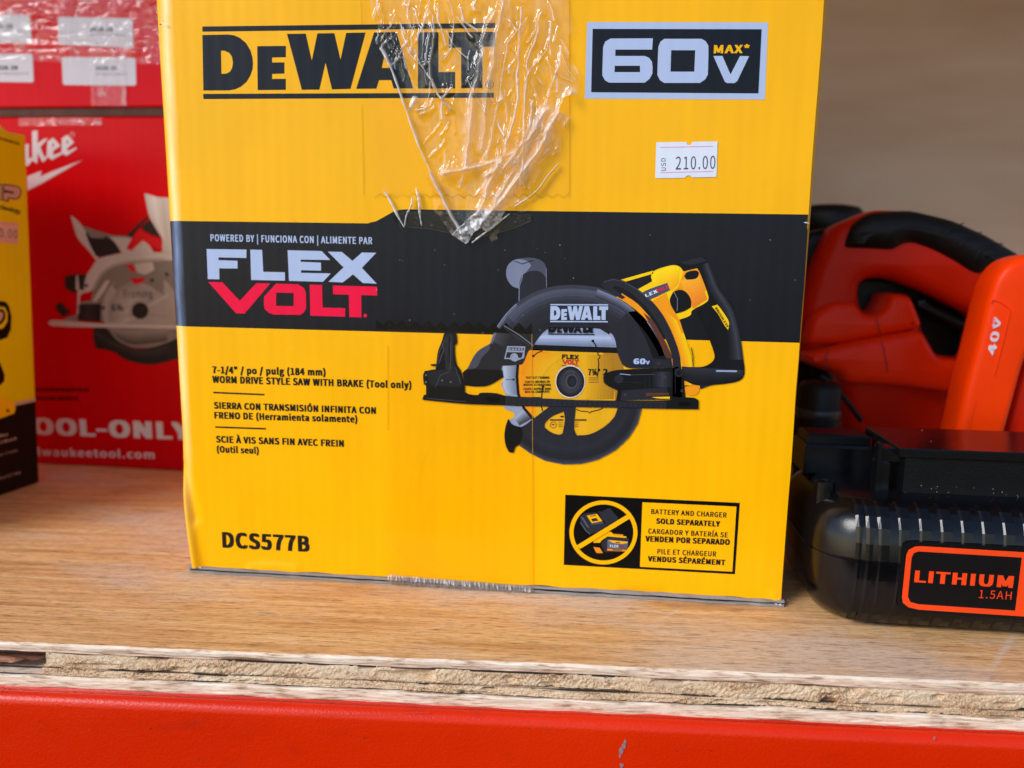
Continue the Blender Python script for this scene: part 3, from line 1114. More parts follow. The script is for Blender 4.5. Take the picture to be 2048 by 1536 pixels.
# blade and plates behind
pr.cpoly(z3([(735, 600), (765, 540), (800, 520), (1155, 522), (1195, 555), (1210, 628), (715, 618)]), G5, 2)
pr.cpoly(z3([(715, 612), (1215, 628), (1215, 662), (705, 645)]), G4, 3)
pr.cpoly(z3([(640, 900), (632, 760), (660, 690), (712, 642), (1212, 658), (1250, 760), (1230, 985), (1190, 1040), (1130, 1095), (1050, 1136), (960, 1145), (860, 1145), (780, 1120), (720, 1050), (670, 985)]), SY, 2)
pr.cpoly(z3([(640, 900), (632, 760), (660, 690), (712, 642), (800, 645), (730, 760), (720, 900), (740, 1040), (670, 985)]), SY2, 3)
pr.cpoly(z3([(1130, 655), (1212, 658), (1250, 760), (1230, 985), (1200, 985), (1190, 800)]), ink('saw_blade_shadow_print', (170, 120, 30), 0.42), 3)
pr.cpoly(z3([(535, 728), (637, 728), (632, 800), (640, 900), (670, 985), (722, 1045), (650, 1093), (605, 1084), (580, 1050), (606, 1040), (612, 1015), (595, 1003), (560, 990), (540, 960), (560, 905), (548, 880), (530, 838), (542, 830), (562, 825), (556, 800), (545, 785), (535, 765)]), G5, 3)
sweep_tones(pr, z3([(740, 545), (1165, 548)]), z3([(722, 612), (1205, 624)]), [tone((176, 188, 220), (112, 122, 150), abs(k_ / 7 - .3) * 1.3) for k_ in range(8)], 2.5)
sweep_tones(pr, z3([(545, 735), (548, 800), (545, 860), (570, 900)]), z3([(625, 735), (620, 800), (626, 900), (632, 910)]), [tone((176, 188, 220), (116, 126, 156), k_ / 6) for k_ in range(7)], 3.4)
sweep_tones(pr, z3([(610, 1040), (670, 990)]), z3([(640, 1085), (715, 1045)]), [tone((160, 170, 200), (60, 64, 80), k_ / 5) for k_ in range(6)], 3.4)
sweep_tones(pr, z3([(650, 770), (700, 660), (800, 655)]), z3([(730, 900), (800, 760), (900, 680)]), [tone((236, 146, 16), (232, 172, 26), k_ / 6) for k_ in range(7)], 3.2)
sweep_tones(pr, z3([(1010, 670), (1020, 800), (1010, 930)]), z3([(1190, 670), (1200, 800), (1190, 930)]), [tone((228, 168, 24), (168, 118, 28), k_ / 8) for k_ in range(9)], 3.3)
pr.stroke(z3([(631, 728), (626, 800), (634, 900), (668, 985), (722, 1047)]), 5.5, G4, 4)
pr.stroke(z3([(560, 816), (606, 816)]), 1.2, G4, 4)
pr.disc(z3([(606, 816)])[0], 2.2, G4, 4, n=12)
pr.stroke(z3([(722, 678), (745, 660), (775, 648)]), 2, G4, 4)
pr.disc(z3([(722, 678)])[0], 2.6, G4, 4, n=12)
pr.stroke(z3([(1070, 590), (1085, 612), (1090, 630)]), 2.4, G4, 4)
pr.disc(z3([(1070, 590)])[0], 2.8, G4, 4, n=12)
pr.stroke(z3([(1098, 655), (1100, 672), (1112, 678), (1108, 692), (1100, 697), (1105, 720), (1100, 770), (1096, 800)]), 2.2, G4, 4)
pr.stroke(z3([(778, 855), (772, 900), (768, 935), (768, 970), (776, 1000)]), 2.2, G4, 4)
pr.disc(z3([(778, 855)])[0], 2.8, G4, 4, n=12)
pr.stroke(z3([(972, 990), (1000, 1001), (1040, 1003), (1050, 1012), (1062, 1003), (1100, 995), (1130, 982)]), 1.8, G4, 4)
for s, l, r, c in (('FAST CUT FRAMING', (679, 811), (815, 811), 4.6), ('CORTES RÁPIDOS EN', (673, 837), (817, 835), 4.6), ('MADERA ESTRUCTURAL', (664, 853), (826, 853), 4.4),
                   ('COUPES RAPIDES DANS', (664, 878), (826, 876), 4.6), ('BOIS DE CHARPENTE', (674, 895), (817, 893), 4.6)):
    a, b_ = z3([l, r])
    pr.text(s, a, b_, c, G4, 4, .04)
a, b_ = z3([(1042, 792), (1112, 792)])
pr.text('7¼"', a, b_, 13, G4, 4, .05)
a, b_ = z3([(1128, 792), (1158, 792)])
pr.text('2', a, b_, 13, G4, 4, .05)
for y in (806, 818, 832):
    pr.stroke(z3([(1046, y), (1104, y)]), 1.2, BRN, 4)
# small flex volt on the blade
fu = np.array([FP.uv(*q) for p_ in FLEX for q in p_] + [FP.uv(*q) for p_, _ in VOLT for q in p_])
f0, f1 = fu.min(0), fu.max(0)


def mini_flex(p, l, r, hpx, m1, m2, layer):
    a = np.array(p.p.uv(*l))
    b = np.array(p.p.uv(*r))
    sc_ = np.linalg.norm(p.p.uv(l[0], l[1] - 1) - a)
    d = b - a
    up_ = np.array([-d[1], d[0]]) / np.linalg.norm(d) * hpx * sc_
    fn = lambda q: tuple(a + d * (q[0] - f0[0]) / (f1[0] - f0[0]) + up_ * (q[1] - f0[1]) / (f1[1] - f0[1]))
    for q in FLEX:
        p.uvpoly([fn(FP.uv(*e)) for e in q], m1, layer)
    for q, h in VOLT:
        p.uvpoly([[fn(FP.uv(*e)) for e in q]] + ([[fn(FP.uv(*e)) for e in h]] if h else []), m2, layer)


a, b_ = z3([(888, 727), (987, 730)])
mini_flex(pr, a, b_, 20, G4, LRED, 4)
pr.stroke(z3([(888, 734), (985, 736)]), 1.2, G4, 4)
# upper guard
GUARD = [(330, 760), (365, 700), (392, 660), (470, 605), (480, 575), (512, 500), (560, 430), (620, 370), (700, 318), (780, 284), (860, 267), (950, 261), (1050, 268), (1130, 285), (1220, 330), (1300, 380), (1370, 440), (1430, 510), (1480, 585), (1520, 660), (1535, 745), (1300, 750), (1250, 735), (1225, 690), (1210, 640), (1195, 570), (1160, 530), (1120, 514), (820, 516), (785, 535), (750, 575), (718, 620), (690, 655), (660, 722), (635, 730), (540, 735), (535, 770), (550, 800), (460, 850), (390, 857), (320, 850), (308, 775)]
pr.cpoly(z3(GUARD), G1, 5)
rim = [(58, 59, 70), (76, 79, 96), (68, 71, 87), (56, 58, 70), (46, 47, 57), (41, 41, 49), (38, 38, 46), (39, 39, 47), (36, 36, 43), (33, 33, 39)]
fan(pr, z3([(512, 502), (560, 432), (620, 372), (700, 320), (780, 286), (860, 269), (950, 263), (1050, 270), (1130, 287), (1220, 332), (1300, 382)]), HUB, 1.0, 0.62, [ink('halftone_%d_%d_%d' % c_, c_, 0.4, 0.08) for c_ in rim], 5.5)
fan(pr, z3([(1100, 280), (1220, 332), (1300, 382), (1370, 442), (1432, 514), (1480, 590), (1518, 665)]), HUB, 0.985, 0.9, [tone((120, 126, 150), (50, 50, 60), k_ / 6) for k_ in range(7)], 6)
fan(pr, z3([(480, 590), (512, 502), (560, 432)]), HUB, 1.0, 0.8, [tone((70, 72, 86), (38, 38, 46), k_ / 6) for k_ in range(7)], 5.6)
pr.stroke(z3([(472, 605), (486, 565), (516, 500), (563, 435), (622, 375)]), 2.4, G3, 6)
pr.stroke(z3([(480, 606), (494, 568), (524, 505), (570, 442), (628, 382)]), 1.2, G3, 6)
pr.cpoly(z3([(392, 655), (470, 605), (465, 640), (420, 690), (390, 745), (335, 755)]), G2, 6)
pr.stroke(z3([(550, 500), (640, 555), (722, 618)]), 1.6, G3, 7)
pr.stroke(z3([(552, 512), (620, 565), (700, 615)]), 0.8, G2, 7)
pr.cpoly(z3([(310, 775), (330, 758), (540, 760), (548, 800), (460, 850), (390, 857), (320, 850)]), G4, 6)
pr.cpoly(z3([(1275, 420), (1330, 420), (1400, 500), (1460, 600), (1500, 700), (1420, 690), (1380, 580), (1330, 490)]), G4, 6)
wordmark(pr, SILVER, 7, *z3([(820, 480), (1158, 482)]), 36)
wordmark(pr, G4, 7, *z3([(808, 552), (1080, 556)]), 30, cutv=0.5)
# brake badge
pr.cpoly(z3([(570, 620), (675, 622), (668, 690), (640, 700), (615, 712), (590, 698), (552, 695)]), G5, 7, [z3([(576, 628), (668, 630), (666, 648), (574, 646)]), z3([(568, 655), (662, 657), (655, 688), (632, 690), (610, 660), (592, 690), (560, 688)])])
pr.disc(z3([(610, 685)])[0], 8, G5, 8, inner=5.5, n=24)
pr.disc(z3([(610, 685)])[0], 2.5, G5, 8, n=12)
a, b_ = z3([(578, 645), (664, 646)])
pr.text('BRAKE', a, b_, 4.6, G5, 8, .04)
# motor and yellow handle
pr.cpoly(z3([(1330, 290), (1420, 240), (1410, 215), (1425, 182), (1530, 148), (1575, 155), (1600, 185), (1680, 165), (1697, 195), (1745, 330), (1738, 360), (1650, 412), (1640, 440), (1575, 466), (1620, 600), (1652, 720), (1652, 850), (1590, 860), (1560, 700), (1480, 450), (1400, 362)]), SY3, 5)
pr.cpoly(z3([(1600, 187), (1680, 165), (1697, 195), (1745, 330), (1738, 360), (1650, 412), (1640, 440), (1575, 466), (1560, 435), (1640, 400), (1648, 350), (1625, 300), (1560, 285), (1530, 310), (1560, 290)]), SY2, 6)
pr.cpoly(z3([(1405, 362), (1500, 310), (1520, 370), (1575, 466), (1600, 540), (1560, 560), (1480, 450)]), SY2, 6)
sweep_tones(pr, z3([(1415, 240), (1430, 190), (1530, 152), (1575, 160)]), z3([(1500, 300), (1530, 290), (1555, 270), (1570, 250)]), [tone((255, 214, 20), (250, 168, 24), k_ / 7) for k_ in range(8)], 6.2)
sweep_tones(pr, z3([(1480, 400), (1560, 620), (1600, 760), (1600, 850)]), z3([(1560, 470), (1612, 610), (1645, 730), (1648, 850)]), [tone((244, 150, 24), (255, 196, 14), k_ / 6) for k_ in range(7)], 6.2)
sweep_tones(pr, z3([(1580, 240), (1690, 200)]), z3([(1655, 400), (1738, 345)]), [tone((250, 170, 40), (236, 130, 34), k_ / 6) for k_ in range(7)], 6.4)
pr.cpoly(z3([(1235, 232), (1420, 180), (1424, 196), (1245, 248)]), SY3, 5)
pr.cpoly(z3([(1205, 335), (1240, 312), (1330, 372), (1420, 470), (1380, 480), (1290, 390)]), SY2, 6)
pr.cpoly(z3([(1365, 425), (1420, 470), (1490, 590), (1535, 690), (1500, 690), (1440, 560)]), BRN, 7)
pr.cpoly(z3([(1600, 848), (1697, 838), (1692, 880), (1676, 905), (1630, 908), (1605, 880)]), SY2, 5)
pr.cpoly(z3([(1603, 212), (1620, 188), (1672, 178), (1690, 190), (1684, 215), (1665, 228), (1618, 232)]), G4, 7)
pr.cpoly(z3([(1520, 345), (1548, 300), (1595, 293), (1630, 322), (1645, 360), (1642, 395), (1600, 418), (1555, 430), (1528, 385)]), G4, 7)
pr.stroke(z3([(1545, 305), (1565, 345), (1562, 415)]), 1.2, G3, 8)
pr.cpoly(z3([(1345, 330), (1370, 300), (1505, 250), (1521, 293), (1410, 345), (1370, 350)]), G2, 7)
mini = z3([(1380, 335), (1450, 306)])
pr.text('LEX', mini[0], mini[1], 6.5, PAPER, 8, .04)
mini = z3([(1444, 308), (1514, 281)])
pr.text('VOLT', mini[0], mini[1], 6.5, MAG, 8, .04)
pr.cpoly(z3([(1560, 146), (1590, 125), (1700, 97), (1740, 118), (1765, 190), (1800, 270), (1850, 340), (1890, 410), (1930, 560), (1950, 700), (1957, 755), (1950, 800), (1920, 825), (1850, 840), (1760, 850), (1700, 872), (1692, 845), (1590, 822), (1590, 738), (1700, 742), (1755, 722), (1781, 688), (1772, 640), (1750, 580), (1720, 500), (1680, 428), (1742, 362), (1747, 330), (1700, 185), (1680, 163), (1600, 183), (1582, 158)]), G4, 6)
pr.cpoly(z3([(1575, 132), (1700, 100), (1738, 122), (1640, 145)]), G1, 7)
pr.cpoly(z3([(1770, 210), (1800, 275), (1850, 345), (1892, 420), (1925, 555), (1950, 700), (1925, 690), (1890, 540), (1860, 440), (1800, 350)]), G1, 7)
pr.cpoly(z3([(1590, 740), (1690, 744), (1950, 760), (1948, 795), (1850, 830), (1760, 848), (1700, 868), (1692, 842), (1590, 820)]), ink('saw_foot_grey', (34, 34, 42), 0.42), 7)
sweep_tones(pr, z3([(1745, 130), (1800, 270), (1850, 345), (1892, 420), (1930, 560), (1950, 700)]), z3([(1700, 150), (1745, 290), (1790, 370), (1830, 450), (1860, 590), (1860, 700)]), [tone((40, 41, 48), (58, 60, 70), 1 - abs(k_ - 2) / 2) if k_ < 5 else tone((40, 41, 48), (22, 22, 26), (k_ - 4) / 3) for k_ in range(8)], 7.2)
sweep_tones(pr, z3([(1600, 745), (1700, 748), (1945, 764)]), z3([(1600, 818), (1700, 850), (1930, 815)]), [tone((44, 45, 54), (20, 20, 24), k_ / 5) for k_ in range(6)], 7.4)
pr.stroke(z3([(1790, 765), (1912, 767)]), 3.4, G5, 8)
pr.cpoly(z3([(1765, 388), (1798, 378), (1830, 420), (1865, 480), (1860, 525), (1840, 500), (1800, 430)]), SY3, 8)
a, b_ = z3([(1783, 398), (1853, 512)])
pr.text('BRUSHLESS', a, b_, 4.5, G4, 9, .04)
pr.stroke(z3([(1645, 628), (1655, 680), (1655, 740)]), 1.6, G4, 8)
pr.cpoly(z3([(1115, 262), (1135, 240), (1190, 225), (1250, 238), (1330, 285), (1410, 352), (1480, 440), (1540, 560), (1580, 690), (1590, 920), (1535, 915), (1535, 700), (1500, 590), (1440, 470), (1370, 382), (1300, 318), (1235, 280), (1195, 268), (1185, 280), (1260, 335), (1240, 345), (1160, 300)]), G1, 8)
pr.stroke(z3([(1135, 245), (1190, 230), (1250, 243), (1330, 290), (1410, 358)]), 1.2, G2, 9)
pr.cpoly(z3([(1130, 800), (1160, 772), (1230, 758), (1540, 745), (1560, 740), (1600, 760), (1610, 930), (1205, 938), (1215, 880), (1140, 840)]), G4, 8)
pr.cpoly(z3([(1240, 880), (1500, 860), (1520, 930), (1230, 938)]), G1, 9)
pr.cpoly(z3([(1380, 893), (1515, 893), (1515, 905), (1378, 912)]), BRN, 10)
pr.cpoly(z3([(1415, 918), (1520, 915), (1518, 928), (1440, 924)]), SY3, 10)
sweep_tones(pr, z3([(1420, 770), (1420, 860)]), z3([(1530, 770), (1530, 860)]), [tone((30, 30, 36), (52, 53, 64), 1 - abs(k_ - 3) / 3) for k_ in range(7)], 9.2)
for q_ in ([(1375, 800), (1375, 870)], [(1400, 800), (1400, 870)], [(1240, 830), (1360, 835)], [(1550, 745), (1552, 900)]):
    pr.stroke(z3(q_), 1.0, G1, 9.6)
for q_ in ((1455, 722), (1490, 800), (1260, 905), (1590, 880)):
    pr.disc(z3([q_])[0], 2.6, G2, 9.8, n=14)
    pr.disc(z3([q_])[0], 1.5, G4, 9.9, n=12)
pr.stroke(z3([(1228, 782), (1290, 788)]), 1.6, G5, 10)
pr.stroke(z3([(1290, 788), (1430, 785)]), 1.0, G2, 10)
pr.cpoly(z3([(1295, 690), (1410, 690), (1410, 735), (1300, 735)]), ink('navy_print', (30, 34, 60), 0.42), 9)
a, b_ = z3([(1307, 725), (1378, 725)])
pr.text('60', a, b_, 11, SILVER, 10, .05)
a, b_ = z3([(1380, 726), (1402, 726)])
pr.text('V', a, b_, 7, SILVER, 10, .04)
pr.disc(z3([(1573, 775)])[0], 9, G1, 9, n=20)
pr.disc(z3([(1573, 775)])[0], 5, G4, 10, n=20)
pr.disc(z3([(1222, 812)])[0], 9, G1, 9, n=20)
# hub
hc = z3([(938, 828)])[0]
pr.disc(hc, (30, 33), RWHITE, 5)
for k_ in range(9):
    f_ = k_ / 8
    g_ = 22 + 34 * math.sin(f_ * math.pi) + (26 if k_ == 6 else 0)
    pr.disc((hc[0] + 3.5 * f_, hc[1] - 0.6 * f_), (28 - 21 * f_, 30.5 - 21 * f_), tone((int(g_), int(g_), int(g_ * 1.14)), (0, 0, 0), 0), 6 + k_ * 0.3)
pr.disc((hc[0] + 4, hc[1]), (6, 8.5), G1, 9)
pr.stroke([(hc[0] - 10, hc[1] - 19), (hc[0], hc[1] - 22), (hc[0] + 10, hc[1] - 19)], 1.6, G2, 9.2)
# lower guard
pr.cpoly(z3([(575, 1045), (600, 1078), (650, 1093), (722, 1045), (800, 985), (830, 965), (970, 975), (960, 1100), (975, 1142), (1050, 1136), (1130, 1097), (1190, 1042), (1215, 982), (1355, 984), (1330, 1070), (1280, 1150), (1200, 1225), (1100, 1280), (1000, 1305), (900, 1308), (790, 1285), (700, 1240), (640, 1197), (618, 1210), (606, 1244), (580, 1240), (560, 1200), (553, 1140), (560, 1090)]), G1, 6,
        [z3([(900, 1003), (830, 1032), (790, 1072), (788, 1095), (820, 1120), (870, 1138), (893, 1130), (906, 1050)])])
pr.cpoly(z3([(575, 1045), (600, 1078), (650, 1093), (660, 1140), (640, 1195), (618, 1210), (606, 1244), (580, 1240), (560, 1200), (553, 1140), (560, 1090)]), G4, 7)
pr.stroke(z3([(640, 1199), (700, 1243), (790, 1288), (900, 1310), (1000, 1307), (1100, 1282), (1200, 1228), (1280, 1152), (1330, 1072), (1352, 990)]), 1.4, G2, 7)
fan(pr, z3([(640, 1199), (700, 1243), (790, 1288), (900, 1310), (1000, 1307), (1100, 1282), (1200, 1228), (1280, 1152), (1330, 1072), (1352, 990)]), HUB, 1.0, 0.80, [tone((58, 60, 70), (34, 34, 41), min(1, k_ / 3)) if k_ < 5 else tone((34, 34, 41), (42, 42, 51), (k_ - 5) / 5) for k_ in range(11)], 6.5)
pr.stroke(z3([(820, 1052), (895, 1052)]), 3, BRN, 5)
pr.stroke(z3([(965, 1052), (1032, 1052)]), 3, BRN, 5)
for y in (1068, 1080, 1090):
    pr.stroke(z3([(868, y), (892, y)]), 0.9, BRN, 5)
    pr.stroke(z3([(962, y), (985, y)]), 0.9, BRN, 5)
pr.disc(z3([(838, 1081)])[0], 6.5, BRN, 5, inner=5.6, n=24)
pr.stroke(z3([(830, 1079), (846, 1079)]), 1.6, G4, 5)
pr.stroke(z3([(880, 1032), (900, 1032)]), 3, G4, 5)
# foot plate
pr.cpoly(z3([(75, 928), (82, 905), (95, 903), (95, 868), (320, 888), (345, 900), (398, 905), (412, 893), (505, 895), (560, 910), (700, 918), (760, 918), (775, 928), (1200, 938), (1520, 936), (1545, 920), (1660, 922), (1687, 935), (1687, 989), (1600, 988), (1480, 986), (1100, 978), (640, 970), (560, 966), (330, 958), (75, 934)]), G4, 9)
pr.cpoly(z3([(560, 916), (760, 924), (1200, 943), (1500, 942), (1500, 982), (1100, 975), (640, 967), (560, 962)]), G1, 10)
for k in range(30):
    x = 625 + k * 29.5
    yb = 925 + (x - 620) * 0.028
    pr.stroke(z3([(x, yb + 6), (x, yb + 32)]), 1.0, G4, 11)
pr.cpoly(z3([(445, 915), (522, 918), (520, 946), (448, 942)]), BLACK2, 11)
pr.cpoly(z3([(1575, 945), (1640, 946), (1640, 968), (1575, 968)]), BLACK2, 11)
pr.stroke(z3([(100, 925), (330, 945)]), 1.0, G2, 11)
# rear bracket
pr.cpoly(z3([(188, 590), (200, 548), (245, 535), (272, 545), (276, 600), (263, 620), (272, 720), (298, 765), (320, 850), (322, 892), (95, 872), (95, 850), (82, 845), (78, 790), (88, 765), (150, 755), (152, 738), (122, 734), (122, 726), (155, 724), (165, 650)]), G4, 8)
pr.cpoly(z3([(205, 560), (235, 545), (250, 560), (250, 700), (240, 760), (215, 760), (200, 640)]), G1, 9)
pr.stroke(z3([(188, 600), (200, 640), (170, 720)]), 1.6, G2, 9)
pr.stroke(z3([(230, 560), (232, 720)]), 1.4, G2, 9)
sweep_tones(pr, z3([(210, 560), (205, 700), (215, 850)]), z3([(262, 560), (262, 700), (300, 850)]), [tone((46, 46, 54), (22, 22, 26), abs(k_ - 2) / 4) for k_ in range(7)], 8.6)
for q_ in ([(150, 760), (175, 650), (210, 575)], [(240, 600), (236, 760)], [(265, 740), (300, 840)], [(150, 860), (180, 790), (230, 770)]):
    pr.stroke(z3(q_), 1.1, G2, 9.6)
for q_ in ((95, 790), (95, 830), (240, 830), (190, 820)):
    pr.disc(z3([q_])[0], 3.0, G1, 9.7, n=14)
    pr.disc(z3([q_])[0], 1.4, G3, 9.8, n=10)
pr.cpoly(z3([(100, 770), (250, 760), (300, 800), (300, 860), (120, 850)]), ink('saw_bracket_grey', (34, 34, 40), 0.42), 9)
pr.build('saw_picture', box)

# ---- tape on the carton
TAPE = clear_tape('clear_tape', 0.0, 0.1, False, (0.995, 0.975, 0.91), 0.00004, 0.12)
CRUMP = clear_tape('crumpled_clear_tape', 0.0, 0.04, True, (0.99, 0.955, 0.83), 0.0002, 1.0, 0.2)
EDGE = ink('tape_edge_line', (206, 140, 0), 0.4)  # dark refraction along the tape edge, painted as a deeper yellow line
TEDG = ink('dark_tape_edge', (120, 88, 30), 0.5)  # dark refraction at the cut end, painted as a brown line
tp = Print(FP, 0.00095)
# film stuck flat: the upper and the lower strip, with saw-toothed ends
zig = []
for k in range(36):
    x = 1138 - k * (388 / 35)
    zig.append((x, 392 + (4 if k % 2 else -4) + random.uniform(-1, 1)))
tp.poly([(722, -12), (1140, -12)] + zig, TAPE, 1)
zig2 = []
for k in range(25):
    x = 752 + k * (312 / 24)
    zig2.append((x, 646 + (x - 752) * 0.02 + (6 if k % 2 else -6) + random.uniform(-1.5, 1.5)))
tp.poly([(774, 1168), (1066, 1184)] + [q for q in zig2[::-1] if q[0] > 770], TAPE, 1)
DFILM = clear_tape('flat_film_on_black', 0.0, 0.15, False, (0.98, 0.97, 0.95), 0.0001, 0.3)
tp.poly([(790, 422), (1065, 428), (1062, 444), (1010, 462), (985, 470), (930, 480), (905, 466), (860, 458), (800, 452)], DFILM, 1)
tp.build('packing_tape', box)
tl = Print(FP, 0.0004)
tl.poly(zig2 + [(1064, 668), (752, 657)], BLACK2, 1)
tl.build('saw_toothed_tape_end', box)
tl = Print(FP, 0.0004)
tl.poly([(792, 424), (1062, 430), (1066, 440), (1030, 455), (985, 468), (940, 478), (905, 466), (860, 457), (800, 452), (786, 436)], BLACK2, 1)
tl.stroke([(800, 453), (860, 458), (905, 467)], 0.8, ink('torn_edge_grey', (78, 74, 72), 0.5), 2)
tl.stroke([(940, 479), (985, 469), (1030, 456), (1064, 441)], 1.0, ink('torn_edge_grey', (78, 74, 72), 0.5), 2)
for k in range(120):
    x, y = random.uniform(792, 1060), random.uniform(426, 464)
    r = random.uniform(0.5, 3.2)
    if abs(x - 930) / 140 + (y - 428) / 40 < 1.15:
        P_ = [(x + r * random.uniform(.5, 1.2) * math.cos(q), y + .7 * r * random.uniform(.5, 1.2) * math.sin(q)) for q in np.linspace(0, 6.28, 9, endpoint=False)]
        tl.poly(P_, ink('air_bubble_grey', (44, 40, 37), 0.5) if k % 3 else ink('air_bubble_pale', (74, 70, 66), 0.5), 2)
tl.build('taped_torn_patch', box)
for q in ([(1139, 0), (1139, 395)], [(1064, 668), (1067, 1180)], [(776, 690), (776, 860)], [(722, 0), (724, 50)], [(724, 210), (728, 390)]):
    tl = Print(FP, 0.0004)
    tl.stroke(q, 0.8, EDGE, 1)
    tl.build('tape_edge', box)
tl = Print(FP, 0.0004)
tl.stroke(zig, 0.7, TEDG, 1)
tl.build('saw_toothed_tape_end', box)
tl = Print(FP, 0.0004)
for x, y in ((1046, 630), (1090, 505), (1075, 497), (1130, 517), (1147, 556), (800, 520), (890, 530), (806, 522), (997, 540), (909, 628), (1080, 660), (966, 665), (1120, 490), (700, 533), (754, 579), (820, 640), (870, 500), (1010, 500), (1300, 470), (1540, 480), (1500, 600), (1590, 560)):
    tl.disc((x, y), (random.uniform(0.5, 1.5), random.uniform(0.4, 1.1)), ink('pale_speck', (150, 156, 170), 0.6), 3, n=7)
for k in range(40):
    x, y = random.uniform(345, 1600), random.uniform(430, 670)
    tl.disc((x, y), (random.uniform(0.3, 0.8), random.uniform(0.3, 0.7)), ink('dim_speck', (70, 74, 84), 0.6), 1, n=6)
tl.build('surface_specks', box)['kind'] = 'stuff'

# crumpled loose film hanging down the top seam
outline = [(742, -14), (1142, -14), (1152, 150), (1147, 188), (1128, 232), (1108, 280), (1086, 330), (1070, 372), (1052, 402), (1020, 424), (996, 446), (960, 478), (932, 488), (906, 472), (890, 440), (872, 380), (842, 306), (822, 238), (786, 150), (758, 96)]
SPX = 1.45
gx = np.arange(716, 1160, SPX)
gy = np.arange(-14, 492, SPX)
GX, GY = np.meshgrid(gx, gy)
wob = (vn(GX / 30, GY / 30, 3) - 0.5) * 46 + (vn(GX / 9, GY / 9, 13) - 0.5) * 12
msk = inside(GX + wob, GY + wob * 0.6, outline)
hgt = np.zeros_like(GX)
lay = np.zeros_like(GX)


def crease(line, a, wd, m=0.0, mw=None):
    global hgt, lay
    d = seg_dist(GX + (vn(GX / 22, GY / 22, 91) - 0.5) * 7, GY, line)
    hgt = hgt + a * np.exp(-d / wd)
    if m:
        lay = np.maximum(lay, m * np.exp(-(d / (mw or wd)) ** 2) * (0.55 + 0.9 * (vn(GX / 6, GY / 22, 17))))


CR = [([(768, 104), (785, 140), (803, 190), (815, 225), (838, 290), (865, 350), (900, 425), (930, 470)], 0.0034, 5, 0.75, 3.2),
      ([(872, 40), (868, 95), (862, 130), (866, 160), (880, 190), (905, 222)], 0.0024, 4, 0.5, 2),
      ([(860, 60), (852, 135)], 0.0016, 3, 0.5, 1.4),
      ([(878, 12), (884, 60), (893, 95)], 0.002, 4, 0.6, 1.8), ([(900, 5), (910, 45), (903, 100), (893, 120)], 0.002, 3, 0.6, 1.6),
      ([(918, 40), (945, 78)], 0.002, 3, 0.7, 1.8), ([(925, 20), (930, 45), (958, 66)], 0.002, 3, 0.7, 2.2),
      ([(990, 30), (975, 60), (962, 140), (950, 200), (940, 260), (936, 330)], 0.003, 7, 0.32, 9),
      ([(1008, 0), (1000, 60), (985, 150), (972, 230), (968, 300)], 0.003, 7, 0.3, 9),
      ([(1045, 20), (1040, 90), (1036, 200), (1022, 270), (1004, 330)], 0.0034, 5, 0.55, 3),
      ([(1060, 40), (1018, 90), (1004, 180), (990, 260), (975, 320)], 0.002, 4, 0.4, 2),
      ([(1085, 30), (1060, 120), (1050, 190), (1047, 330), (1045, 372)], 0.0026, 4, 0.6, 2.4),
      ([(1066, 205), (1062, 250), (1040, 300), (1003, 350)], 0.0024, 4, 0.6, 2.4),
      ([(1140, 190), (1110, 245), (1082, 300), (1040, 360), (1000, 410), (962, 452)], 0.0042, 9, 0.5, 12),
      ([(1092, 225), (1060, 285), (1030, 330)], 0.0034, 8, 0.5, 12),
      ([(893, 348), (950, 338), (1000, 322), (1040, 300), (1078, 262)], 0.003, 6, 0.42, 7),
      ([(975, 352), (1010, 332), (1030, 320)], 0.002, 6, 0.42, 8),
      ([(1118, 328), (1086, 366), (1060, 395), (1020, 420)], 0.002, 4, 0.5, 2),
      ([(1060, 378), (1074, 390)], 0.001, 3, 0.9, 1.8), ([(1082, 358), (1068, 376)], 0.001, 3, 0.8, 1.5),
      ([(965, 392), (978, 398), (992, 388)], 0.001, 3, 0.9, 1.5),
      ([(1000, 330), (985, 360), (970, 400), (955, 430)], 0.003, 6, 0.4, 7), ([(1030, 345), (1000, 395), (985, 425)], 0.003, 6, 0.4, 7),
      ([(782, 338), (800, 345), (808, 352), (830, 362)], 0.0014, 3, 0.5, 2),
      ([(830, 200), (826, 216), (818, 222)], 0.002, 4, 0.9, 5), ([(905, 178), (890, 200), (885, 240)], 0.0012, 3, 0.7, 2),
      ([(955, 0), (950, 14), (953, 24)], 0.001, 3, 0.9, 2), ([(812, 0), (812, 12), (818, 14)], 0.001, 2, 0.9, 2)]
for c_ in CR:
    crease(*c_)
for k in range(170):
    x = random.uniform(752, 1142)
    y = random.uniform(-10, 330)
    if x < 860:
        y = random.uniform(-10, 120)
    L = random.uniform(14, 80)
    an = random.gauss(1.62 if y < 180 else 2.0, 0.3)
    ln = [(x, y)]
    for j in range(3):
        an += random.gauss(0, 0.18)
        ln.append((ln[-1][0] + math.cos(an) * L / 3, ln[-1][1] + math.sin(an) * L / 3))
    crease(ln, random.uniform(0.0004, 0.0012), random.uniform(1.4, 3.2), random.choice((0, 0, 0.3, 0.7, 0.85)), random.uniform(0.7, 1.5))
